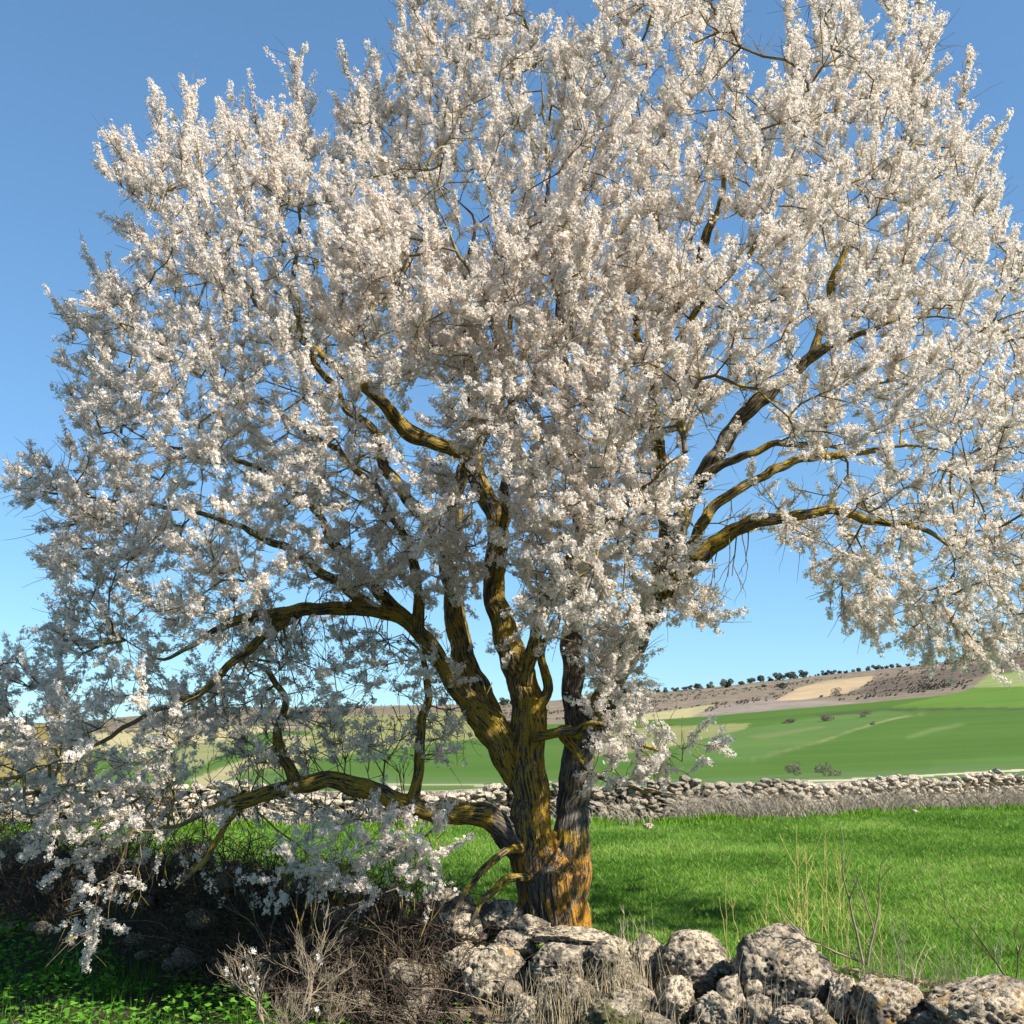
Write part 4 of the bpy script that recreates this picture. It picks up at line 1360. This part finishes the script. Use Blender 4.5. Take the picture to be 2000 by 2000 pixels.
for ai in order:
    a = ATT[ai]
    dv = a - NP_[:cnt]
    dd = np.sqrt((dv ** 2).sum(1))
    cosang = (dv * ND[:cnt]).sum(1) / (dd + 1e-6)
    cost = dd * (1.25 - 0.30 * cosang) + PL[:cnt] * 0.10
    j = int(cost.argmin())
    L = dd[j]
    if L < 0.03: continue
    k = max(1, int(L / 0.11))
    m0 = ND[j] * L * 0.45
    prev = j; p0 = NP_[j].copy()
    for q in range(1, k + 1):
        t = q / k
        h1 = 2 * t ** 3 - 3 * t ** 2 + 1; h2 = t ** 3 - 2 * t ** 2 + t; h3 = -2 * t ** 3 + 3 * t ** 2
        p = h1 * p0 + h2 * m0 + h3 * a + (rg.normal(0, 0.010, 3) if q < k else 0)
        NP_[cnt] = p; PAR[cnt] = prev; NL[cnt] = NL[j]
        ND[cnt] = norm(p - NP_[prev]); PL[cnt] = PL[prev] + np.linalg.norm(p - NP_[prev])
        prev = cnt; cnt += 1
    TIP.append(prev)
print('nodes', cnt, 'tips', len(TIP))
NP_, PAR, NL, ND, SK = NP_[:cnt], PAR[:cnt], NL[:cnt], ND[:cnt], SK[:cnt]
rad2 = np.zeros(cnt); haschild = np.zeros(cnt, bool)
R0 = 0.0030
for i in range(cnt - 1, -1, -1):
    if rad2[i] == 0: rad2[i] = R0 ** 2.25
    if PAR[i] >= 0 and not SK[i]:
        rad2[PAR[i]] += rad2[i]; haschild[PAR[i]] = True
RADN = np.minimum(rad2 ** (1 / 2.25), 0.030)

# ---- flowering shoots
CC = np.array([0.3, 8.5, 4.6])
src = np.where(~SK)[0]
prob = np.where(RADN[src] < 0.006, 0.72, np.where(RADN[src] < 0.011, 0.38, 0.10))
s1 = src[rg.uniform(0, 1, len(src)) < prob]
s2 = np.array(TIP)
s3 = s2[rg.uniform(0, 1, len(s2)) < 0.7]
S = np.concatenate([s1, s2, s3])
nS = len(S)
base_p = NP_[S]
outw = norm(base_p - CC)
tipf = np.zeros(nS); tipf[len(s1):] = 1
up = np.zeros((nS, 3)); up[:, 2] = 1
spx, spy, _ = proj(base_p)
topf = sstep(1000, 450, spy)
droop = sstep(1450, 1750, spx) * sstep(900, 1150, spy)
lowleft = sstep(1500, 1650, spy) * sstep(700, 300, spx)
updown = 0.55 + 0.62 * topf - 1.0 * droop - 0.7 * lowleft
dirn = norm(outw * 0.45 + up * updown[:, None] + ND[S] * (0.35 + 0.5 * tipf[:, None]) + rg.normal(0, 1, (nS, 3)) * (0.46 - 0.06 * topf)[:, None])
Ls = rg.uniform(0.06, 0.23, nS) * (1 + 0.5 * tipf * rg.uniform(0, 1, nS)) * (1 + 0.30 * topf)
KS = 5
t = np.linspace(0, 1, KS)
bend = rg.normal(0, 0.25, (nS, 3)) + np.array([0, 0, 0.15]) * (1 - 2.5 * droop[:, None])
SP_ = base_p[:, None, :] + dirn[:, None, :] * (Ls[:, None] * t)[:, :, None] + bend[:, None, :] * (Ls[:, None] * t ** 2 * 0.5)[:, :, None]
SRr = np.broadcast_to(0.0030 * (1 - 0.6 * t), (nS, KS))
shoot_limb = NL[S]

# leafless twiglets filling the crown between the blossom
nb_ = 9000
kb = rg.integers(0, len(src), nb_); Bp = NP_[src[kb]]
Bd = norm(norm(Bp - CC) * 0.3 + ND[src[kb]] * 0.4 + np.array([0, 0, 0.25]) + rg.normal(0, 0.6, (nb_, 3)))
BL = rg.uniform(0.10, 0.34, nb_)
BARE_P = Bp[:, None, :] + Bd[:, None, :] * (BL[:, None] * t)[:, :, None] + rg.normal(0, 0.25, (nb_, 1, 3)) * (BL[:, None] * t ** 2 * 0.5)[:, :, None] + rg.normal(0, 0.006, (nb_, KS, 3)) * (t > 0)[None, :, None]
BARE_R = np.broadcast_to(0.0034 * (1 - 0.6 * t), (nb_, KS)); BARE_L = NL[src[kb]]
# flower sites: along shoots and on thin branch nodes
bare = rg.uniform(0, 1, nS) < 0.09
inner = np.linalg.norm((base_p - CC) / np.array([4.0, 2.3, 3.6]), axis=1)
bare |= (rg.uniform(0, 1, nS) < 0.55) & (inner < 0.55)
under = (spy > 1240) & (spx > 430) & (spx < 930) & (spy < 1500)
bare |= under & (rg.uniform(0, 1, nS) < 0.55)
bare |= (lowleft > 0.3) & (rg.uniform(0, 1, nS) < 0.5)
FP, FN, FL = [], [], []
fend = rg.uniform(0.66, 0.96, nS)
nper = np.maximum(3, (Ls / 0.024).astype(int))
for q in range(16):
    k = (nper > q) & ~bare
    if not k.any(): break
    f = (q + rg.uniform(0.2, 1.0, k.sum())) / nper[k]
    f = 0.06 + fend[k] * f
    p = base_p[k] + dirn[k] * (Ls[k] * f)[:, None] + bend[k] * (Ls[k] * f ** 2 * 0.5)[:, None]
    FP.append(p); FN.append(dirn[k]); FL.append(shoot_limb[k])
k = np.where(~SK & (RADN < 0.009) & (rg.uniform(0, 1, cnt) < 0.6))[0]
FP.append(NP_[k] + ND[k] * rg.uniform(-.05, .05, (len(k), 1))); FN.append(ND[k]); FL.append(NL[k])
FP, FN, FL = np.concatenate(FP), np.concatenate(FN), np.concatenate(FL)


def flowers(P, Nn, seed, size=0.0215):
    """five-petalled flowers: verts, quads, colours"""
    r = np.random.default_rng(seed)
    n = len(P)
    u, v = frames(Nn)
    a = r.uniform(0, 2 * math.pi, n)
    U = u * np.cos(a)[:, None] + v * np.sin(a)[:, None]; W = np.cross(norm(Nn), U)
    S_ = size * r.uniform(0.72, 1.18, n)
    cup = r.uniform(0.05, 0.75, n)
    vs = [np.zeros((n, 3))]
    for q in range(5):
        th = 2 * math.pi * q / 5 + r.normal(0, 0.09, n)
        for (da, rad_, hh) in ((-0.47, 0.66, 0.42), (0.0, 1.0, 0.62), (0.47, 0.66, 0.42)):
            ang = th + da
            vs.append((U * np.cos(ang)[:, None] + W * np.sin(ang)[:, None]) * (rad_ * S_ * np.sqrt(1 - 0.35 * cup ** 2))[:, None] + Nn * (hh * cup * S_ * r.uniform(.8, 1.2, n))[:, None])
    Vv = np.stack(vs, 1) + P[:, None, :]
    q_ = np.array([(0, 1 + 3 * i, 2 + 3 * i, 3 + 3 * i) for i in range(5)])
    Fq = (q_[None] + (np.arange(n) * 16)[:, None, None]).reshape(-1, 4)
    tint = r.uniform(0, 1, n)[:, None]
    tip = (1 - tint) * np.array([0.93, 0.885, 0.81]) + tint * np.array([0.95, 0.93, 0.85])
    C = np.repeat(tip[:, None, :], 16, 1)
    C[:, 0] = (0.52, 0.36, 0.26)
    return Vv.reshape(-1, 3), Fq, C.reshape(-1, 3)


print('clusters', len(FP), 'shoots', nS)
VARIANTS = []
for vi in range(8):
    r = np.random.default_rng(800 + vi)
    nfl = [6, 7, 8, 8, 9, 10, 5, 7][vi]
    dd = norm(r.normal(size=(nfl, 3)))
    pp = dd * r.uniform(0.012, 0.034, (nfl, 1)) + np.array([0, 0, 1]) * r.uniform(-.014, .014, (nfl, 1))
    V, Fc, C = flowers(pp, norm(dd + r.normal(0, .3, dd.shape)), 820 + vi, 0.0158)
    VARIANTS.append(bpy.data.objects.new('blossom', mesh_np('blossom', V, Fc, 4, M_PETAL, {'col': ('FLOAT_COLOR', C)})))
ng = bpy.data.node_groups.new('blossom_scatter', 'GeometryNodeTree')
ng.interface.new_socket('Geometry', in_out='INPUT', socket_type='NodeSocketGeometry')
ng.interface.new_socket('Geometry', in_out='OUTPUT', socket_type='NodeSocketGeometry')
gi = ng.nodes.new('NodeGroupInput'); go = ng.nodes.new('NodeGroupOutput')
iop = ng.nodes.new('GeometryNodeInstanceOnPoints'); jn = ng.nodes.new('GeometryNodeJoinGeometry')
for vo in VARIANTS:
    oi = ng.nodes.new('GeometryNodeObjectInfo'); oi.inputs['Object'].default_value = vo; oi.inputs['As Instance'].default_value = True
    ng.links.new(oi.outputs['Geometry'], jn.inputs[0])


def named(nm, typ):
    a = ng.nodes.new('GeometryNodeInputNamedAttribute'); a.data_type = typ; a.inputs['Name'].default_value = nm
    return a.outputs['Attribute']


ng.links.new(gi.outputs[0], iop.inputs['Points']); ng.links.new(jn.outputs[0], iop.inputs['Instance'])
iop.inputs['Pick Instance'].default_value = True
ng.links.new(named('idx', 'FLOAT'), iop.inputs['Instance Index'])
ng.links.new(named('rot', 'FLOAT_VECTOR'), iop.inputs['Rotation'])
ng.links.new(named('scl', 'FLOAT'), iop.inputs['Scale'])
ng.links.new(iop.outputs[0], go.inputs[0])


def scatter(name, P, parent, seed, scale=1.0):
    r = np.random.default_rng(seed)
    me = bpy.data.meshes.new(name); me.vertices.add(len(P)); me.vertices.foreach_set('co', np.asarray(P, np.float32).ravel())
    for an, typ, arr in (('idx', 'FLOAT', r.integers(0, 8, len(P)) + 0.1), ('rot', 'FLOAT_VECTOR', r.uniform(0, 6.28, (len(P), 3))), ('scl', 'FLOAT', r.uniform(0.72, 1.2, len(P)) * scale)):
        a = me.attributes.new(an, typ, 'POINT'); a.data.foreach_set('vector' if typ == 'FLOAT_VECTOR' else 'value', np.asarray(arr, np.float32).ravel())
    me.materials.append(M_PETAL)
    o = obj(name, me, parent)
    md = o.modifiers.new('scatter', 'NODES'); md.node_group = ng
    return tag(o, kind='stuff')


seg = np.where(PAR >= 0)[0]
for li in range(1, len(LIMBS)):
    parent = PART[li] if PART[li] is not None else PART[0]
    a2 = Acc()
    k = seg[NL[seg] == li]
    if len(k):
        A_p, B_p = NP_[PAR[k]], NP_[k]
        ra = np.minimum(RADN[PAR[k]], RADN[k] * 1.5 + 0.001)
        V, Fc = frusta(A_p, B_p + (B_p - A_p) * 0.06, ra, RADN[k], 4)
        a2.add(V, Fc)
    kk = shoot_limb == li
    if kk.any():
        V, Fc = strips(SP_[kk], SRr[kk], 3); a2.add(V, Fc)
    kk = BARE_L == li
    if kk.any():
        V, Fc = strips(BARE_P[kk], BARE_R[kk], 3); a2.add(V, Fc)
    P, R = limb_pts[li], limb_rad[li]
    thin = np.where(R <= THICK * 1.15)[0]
    if len(thin) > 2:
        i0 = max(0, thin[0] - 2) if (R[:thin[0]] > THICK).any() else 0
        V, Fc = tube(P[i0:], np.minimum(R[i0:], THICK * 1.1), 7); a2.add(V, Fc)
    if a2.n:
        V, Fc = a2.get()
        tag(obj('twigs', mesh_np('twigs', V - TL, Fc, 4, M_TWIG, smooth=True), parent), kind='stuff')
    kk = FL == li
    if kk.sum() > 3: scatter('blossoms', FP[kk] - TL, parent, 50 + li)


# ------------------------------------------------------------------ recursive twiggy plants
def grow(r, p, d, L, rad, depth, out, tips, up=0.1, nch=(2, 4), ang=0.6, curl=0.18, shrink=0.66):
    k = 4
    pts = [p]; dd = d
    for i in range(k):
        dd = norm(dd + r.normal(0, curl, 3) + np.array([0, 0, up * 0.5]))
        pts.append(pts[-1] + dd * L / k)
    pts = np.array(pts)
    out.append((pts, np.linspace(rad, rad * 0.62, k + 1)))
    if depth == 0:
        tips.append((pts[-1], dd)); return
    for c in range(r.integers(*nch)):
        i = r.integers(2, k + 1)
        u, v = frames(dd[None]); a = r.uniform(0, 6.28)
        side = u[0] * math.cos(a) + v[0] * math.sin(a)
        nd = norm(dd + side * ang * r.uniform(0.5, 1.3) + np.array([0, 0, up]))
        grow(r, pts[i], nd, L * shrink * r.uniform(0.7, 1.15), rad * 0.6, depth - 1, out, tips, up, nch, ang, curl, shrink)


def twiggy(name, root, stems, seed, mat, label, cat, group=None, blossoms=0, bl_sz=0.02, **kw):
    r = np.random.default_rng(seed)
    o = empty(name, root); tag(o, label, cat, group)
    tips = []
    for (d, L, rad, depth) in stems:
        out = []
        grow(r, np.zeros(3) + r.normal(0, 0.025, 3) * np.array([1, 1, 0]), norm(np.array(d, float)), L, rad, depth, out, tips, **kw)
        a = Acc()
        P = np.array([q[0] for q in out]); R = np.array([q[1] for q in out])
        V, Fc = strips(P, R, 4); a.add(V, Fc)
        V, Fc = a.get()
        obj('stem', mesh_np('stem', V, Fc, 4, mat, smooth=True), o)
    if blossoms and tips:
        tp = np.array([q[0] for q in tips]); td = np.array([q[1] for q in tips])
        k = r.integers(0, len(tp), blossoms)
        scatter('blossoms', tp[k] - td[k] * r.uniform(0, 0.14, (len(k), 1)), o, seed)
    return o


def gpt(px, py, dep, dz=0.0):
    p = pix(px, py, dep)
    p[2] = float(near_z(np.array([p[0]]), np.array([p[1]]))[0]) + dz
    return p


# young shoots springing from the wall left of the trunk
twiggy('almond_sapling', gpt(580, 1800, 8.35), [((-.15, 0, 1), .55, .012, 3), ((.12, .1, 1), .6, .011, 3), ((.45, -.1, 1), .5, .009, 3), ((-.5, 0, .9), .5, .009, 3)], 21, M_TWIG,
       'young almond shoots with scattered white blossom rising from the shaded wall above the dry bush', 'sapling', 'almond saplings on the wall', 30, up=0.25, ang=0.45)
twiggy('almond_sapling', gpt(770, 1800, 8.1), [((-.1, 0, 1), .55, .010, 3), ((.1, .1, 1), .6, .010, 3), ((.3, 0, 1), .5, .009, 3)], 22, M_TWIG,
       'slender almond sapling with bright white flower clusters, nearest the trunk on its left', 'sapling', 'almond saplings on the wall', 60, up=0.25, ang=0.42)
twiggy('almond_sapling', gpt(660, 1800, 8.5), [((-.2, 0, 1), .6, .010, 3), ((.15, .1, 1), .55, .009, 3)], 23, M_TWIG,
       'thin almond sapling between the two fuller ones on the shaded wall', 'sapling', 'almond saplings on the wall', 24, up=0.25, ang=0.42)
# pale leafless bush in the left foreground
twiggy('dry_bush', gpt(535, 2015, 6.9), [((-.25, 0, 1), .40, .010, 4), ((.0, .1, 1), .42, .011, 4), ((.35, -.1, 1), .42, .010, 4), ((.7, .0, .8), .36, .009, 4), ((-.55, 0, .8), .32, .009, 4)], 31, M_DRY,
       'pale leafless thorny bush spreading from the bottom edge in the left foreground', 'bush', None, 7, up=0.22, ang=0.6, curl=0.24, shrink=0.72, nch=(2, 5))
# yellow dead stalks and grey dead branch behind the large boulder
def stalks(px, py, dep, n, H, seed, mat, label, group=None, spread=0.25, fork=True, w=0.0026):
    r = np.random.default_rng(seed)
    o = empty('dry_stalk_plant', gpt(px, py, dep)); tag(o, label, 'dry plant', group)
    for s in range(n):
        out, tips = [], []
        b = r.normal(0, 1, 3) * np.array([spread, 0.10, 0])
        h = H * r.uniform(0.45, 1.0) * math.exp(-(b[0] / (spread * 1.6)) ** 2)
        d = norm(np.array([b[0] * 0.25 + r.normal(0, .07), r.normal(0, .06), 1]))
        pts = b + d * np.linspace(0, h, 7)[:, None] + r.normal(0, 0.006, (7, 3))
        out.append((pts, np.linspace(w, w * .5, 7)))
        for q in range(int(h * 11) if fork else 0):
            i = r.integers(2, 6); a = r.uniform(0, 6.28)
            dd = norm(d + np.array([math.cos(a) * .85, math.sin(a) * .5, 0.1]))
            L = h * r.uniform(0.10, 0.26)
            pp = pts[i] + dd * np.linspace(0, L, 7)[:, None]; pp[:, 2] += np.linspace(0, 1, 7) ** 2 * L * .3
            out.append((pp, np.linspace(w * .6, w * .3, 7)))
        V, Fc = strips(np.array([q[0] for q in out]), np.array([q[1] for q in out]), 4)
        obj('stalk', mesh_np('stalk', V, Fc, 4, mat), o)
    return o


G = 'dead stalks behind the near wall'
stalks(1588, 1900, 7.45, 11, 1.25, 5, M_YEL, 'tallest yellow dead plant with forked upper stalks behind the largest boulder', G, 0.13, w=0.0034)
stalks(1480, 1880, 7.5, 11, 0.52, 6, M_YEL, 'short yellow stalks rising left of the largest boulder\'s top', G, 0.18)
stalks(1660, 1900, 7.35, 8, 0.85, 7, M_YEL, 'mid height yellow stalks right of the tallest dead plant', G, 0.20)
stalks(1415, 1880, 7.45, 4, 0.62, 8, M_YEL, 'few thin yellow stalks in the gap left of the largest boulder', G, 0.08, False)
stalks(1850, 1930, 6.95, 9, 0.6, 9, M_STRAWG, 'sparse grey brown stalks at the right behind the orange lichen boulder', G, 0.30)
# bare twigs hanging under the arching limb
r = np.random.default_rng(91)
out, tips = [], []
for (x_, y_, dp, L, rd) in [(1390, 1005, 8.3, .36, .006), (1355, 1030, 8.35, .28, .005), (1412, 1000, 8.25, .26, .005), (1375, 1010, 8.2, .34, .005), (1400, 1000, 8.4, .30, .005),
                            (1340, 1040, 8.3, .3, .005), (1330, 940, 8.7, .26, .005), (1480, 980, 8.15, .2, .004), (1380, 930, 8.8, .25, .005)]:
    grow(r, D(x_, y_, dp), norm(np.array([r.normal(.05, .12), r.normal(0, .15), -1])), L, rd, 2, out, tips, up=-0.16, nch=(1, 4), ang=0.5, curl=0.14)
V, Fc = strips(np.array([q[0] for q in out]), np.array([q[1] for q in out]), 4)
tag(obj('bare_twigs', mesh_np('bare_twigs', V - TL, Fc, 4, M_TWIG, smooth=True), PART[7]), kind='stuff')
stalks(1235, 1850, 7.6, 7, 0.42, 10, M_STRAW, 'thin straw stalks against the grass just right of the trunk', G, 0.12)
twiggy('dead_branch', gpt(1700, 1935, 6.95, 0.1), [((-.28, 0, 1), .42, .009, 2), ((.30, 0, 1), .40, .008, 2), ((-.9, 0, .7), .40, .008, 1)], 41, M_DRY,
       'forked grey dead branch standing behind the dark pointed stone', 'dead branch', None, 0, up=0.05, ang=0.5, curl=0.10, nch=(2, 3))
twiggy('dead_branch', gpt(1980, 1930, 6.9, 0.0), [((-.5, 0, .7), .55, .006, 2), ((.2, 0, 1), .3, .006, 2)], 42, M_BRAMBLE,
       'thin dark twig arching over the broad boulder at the right edge', 'dead branch', None, 0, up=0.0, ang=0.6, curl=0.12, nch=(1, 3))

# fine tangle of twigs on and under the low branch, with sparse blossom
r = np.random.default_rng(95)
out, tips = [], []
lp = limb_pts[1]
for q in range(46):
    i = r.integers(int(len(lp) * 0.35), len(lp)); s_up = 1 if r.uniform() < 0.6 else -1
    grow(r, lp[i], norm(np.array([r.normal(-.15, .45), r.normal(0, .35), s_up])), r.uniform(.2, .36), .0055, 2, out, tips, up=0.08 * s_up, nch=(2, 4), ang=0.6, curl=0.2)
for (x0, y0, dp, cnt_) in [(600, 1150, 8.1, 16), (720, 1160, 8.3, 12), (500, 1170, 8.0, 10), (800, 1330, 8.4, 8), (530, 1400, 8.2, 10), (850, 1280, 8.5, 8)]:
    for q in range(cnt_):
        grow(r, D(x0 + r.normal(0, 40), y0 + r.normal(0, 6), dp), norm(np.array([r.normal(0, .5), r.normal(0, .5), r.choice([-1, -1, .6])])), r.uniform(.18, .34), .005, 2, out, tips, up=-0.05, nch=(2, 4), ang=0.6, curl=0.2)
V, Fc = strips(np.array([q[0] for q in out]), np.array([q[1] for q in out]), 3)
tag(obj('twigs', mesh_np('twigs', V - TL, Fc, 4, M_TWIG, smooth=True), PART[1]), kind='stuff')
tp = np.array([q[0] for q in tips]); k = r.uniform(0, 1, len(tp)) < 0.45
scatter('blossoms', tp[k] - TL, PART[1], 96)

# ------------------------------------------------------------------ brambles and dead twigs over the shaded left wall
r = np.random.default_rng(61)
n = 2600
bpx = r.uniform(-100, 960, n)
bd = np.array([wall_depth(q) for q in bpx]) + r.uniform(-1.2, 0.25, n)
bp = pix(bpx, 1800, bd)
bz = near_z(bp[:, 0], bp[:, 1])
kk = 8; t = np.linspace(0, 1, kk)
hh = r.uniform(0.12, 0.48, n) * np.where(bpx > 850, 0.6, 1); LL = r.uniform(0.2, 0.8, n); aa = r.uniform(0, 6.28, n)
P = np.zeros((n, kk, 3))
P[:, :, 0] = bp[:, 0:1] + (np.cos(aa) * LL)[:, None] * t
P[:, :, 1] = bp[:, 1:2] + (np.sin(aa) * LL * 0.5)[:, None] * t
P[:, :, 2] = bz[:, None] + hh[:, None] * np.sin(t * math.pi * r.uniform(0.5, 1.0, (n, 1)))
P += r.normal(0, 0.014, P.shape)
R = np.broadcast_to(0.0042 * (1.1 - .7 * t), (n, kk)) * r.uniform(.5, 1.5, (n, 1))
V, Fc = strips(P, R, 3)
tag(obj('bramble_thicket', mesh_np('bramble_thicket', V, Fc, 4, M_BRAMBLE)), 'dark tangle of brambles and dead twigs over the shaded left part of the near wall', 'brambles', kind='stuff')
# long straw stems lying across the shade
n = 26
bpx = r.uniform(300, 1150, n); bd = np.array([wall_depth(q) for q in bpx]) - r.uniform(0.5, 1.0, n)
bp = pix(bpx, 1850, bd); bz = near_z(bp[:, 0], bp[:, 1])
P = np.zeros((n, kk, 3)); LL = r.uniform(0.35, 0.8, n); aa = r.uniform(-0.9, 0.3, n)
P[:, :, 0] = bp[:, 0:1] + LL[:, None] * t * r.choice([-1, 1], (n, 1)); P[:, :, 1] = bp[:, 1:2] + np.zeros((n, kk)); P[:, :, 2] = bz[:, None] + 0.1 + (LL * .5)[:, None] * t * (1 - .6 * t)
P += r.normal(0, 0.01, P.shape)
V, Fc = strips(P, np.broadcast_to(0.0036 * (1.1 - .6 * t), (n, kk)), 3)
tag(obj('fallen_stems', mesh_np('fallen_stems', V, Fc, 4, M_DRY)), 'long pale dead stems leaning across the brambles at the foot of the wall', 'dry stems', kind='stuff')

# ------------------------------------------------------------------ weeds in the left foreground
r = np.random.default_rng(71)
n = 42000
X = r.uniform(-6.5, 0.9, n); Y = r.uniform(4.6, 12.5, n)
s = wall_s(X, Y)
nn_ = vnoise(X, Y, 1.6, 31.0)
k = (s < -0.55) & (nn_ > -0.22 + 0.35 * sstep(-1.0, -0.5, s)) & ((X < -0.9) | (r.uniform(0, 1, n) < 0.25))
X, Y, nn_ = X[k], Y[k], nn_[k]; n = len(X)
Z = near_z(X, Y) + r.uniform(0.02, 0.24, n) * (0.6 + nn_.clip(-.4, .6))
P = np.stack([X, Y, Z], 1)
u = norm(np.stack([r.normal(size=n), r.normal(size=n), r.normal(0, .35, n)], 1)); nrm = norm(np.stack([r.normal(0, .45, n), r.normal(0, .45, n), np.ones(n)], 1))
v = norm(np.cross(nrm, u)); L = r.uniform(0.014, 0.038, n)[:, None]
V = np.stack([P - u * L, P + v * L * .5 + u * L * .1, P + u * L, P - v * L * .5 + u * L * .1], 1).reshape(-1, 3)
tt = r.uniform(0, 1, (n, 1)); c = (1 - tt) * np.array([0.045, 0.15, 0.015]) + tt * np.array([0.16, 0.34, 0.04])
tag(obj('weeds', mesh_np('weeds', V, np.arange(n * 4), 4, M_LEAF, {'col': ('FLOAT_COLOR', np.repeat(c, 4, 0))})), 'leafy green weeds on the ground in the shade at the bottom left', 'weeds', kind='stuff')
n = 26000
X = r.uniform(-7.5, 1.2, n); Y = r.uniform(4.6, 14, n); s = wall_s(X, Y); k = (s < -0.5) & (vnoise(X, Y, 1.1, 41.0) > -0.1); X, Y = X[k], Y[k]; n = len(X)
c = np.array([0.07, 0.18, 0.02]) * r.uniform(.5, 1.6, (n, 1))
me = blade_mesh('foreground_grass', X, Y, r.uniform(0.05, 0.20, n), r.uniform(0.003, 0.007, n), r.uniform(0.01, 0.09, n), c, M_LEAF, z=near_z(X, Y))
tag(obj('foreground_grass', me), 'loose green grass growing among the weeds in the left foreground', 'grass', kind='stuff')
# dead leaf litter and straw on the bank
n = 16000
px_ = r.uniform(-150, 2150, n); bd = np.array([wall_depth(q) for q in px_]) + r.uniform(-1.1, 0.6, n)
bp = pix(px_, 1850, bd); X, Y = bp[:, 0], bp[:, 1]
Z = near_z(X, Y) + r.uniform(0.0, 0.05, n)
u = norm(np.stack([r.normal(size=n), r.normal(size=n), r.normal(0, .3, n)], 1)); v = norm(np.cross(u, r.normal(size=(n, 3)))); L = r.uniform(0.01, 0.05, n)[:, None]
P = np.stack([X, Y, Z], 1)
V = np.stack([P - u * L, P + v * L * .16, P + u * L, P - v * L * .16], 1).reshape(-1, 3)
tt = r.uniform(0, 1, (n, 1)); c = (1 - tt) * np.array([0.12, 0.09, 0.05]) + tt * np.array([0.40, 0.33, 0.2])
tag(obj('leaf_litter', mesh_np('leaf_litter', V, np.arange(n * 4), 4, M_LEAF, {'col': ('FLOAT_COLOR', np.repeat(c, 4, 0))})), 'dead leaves and straw scattered on the bank round the wall stones', 'leaf litter', kind='stuff')
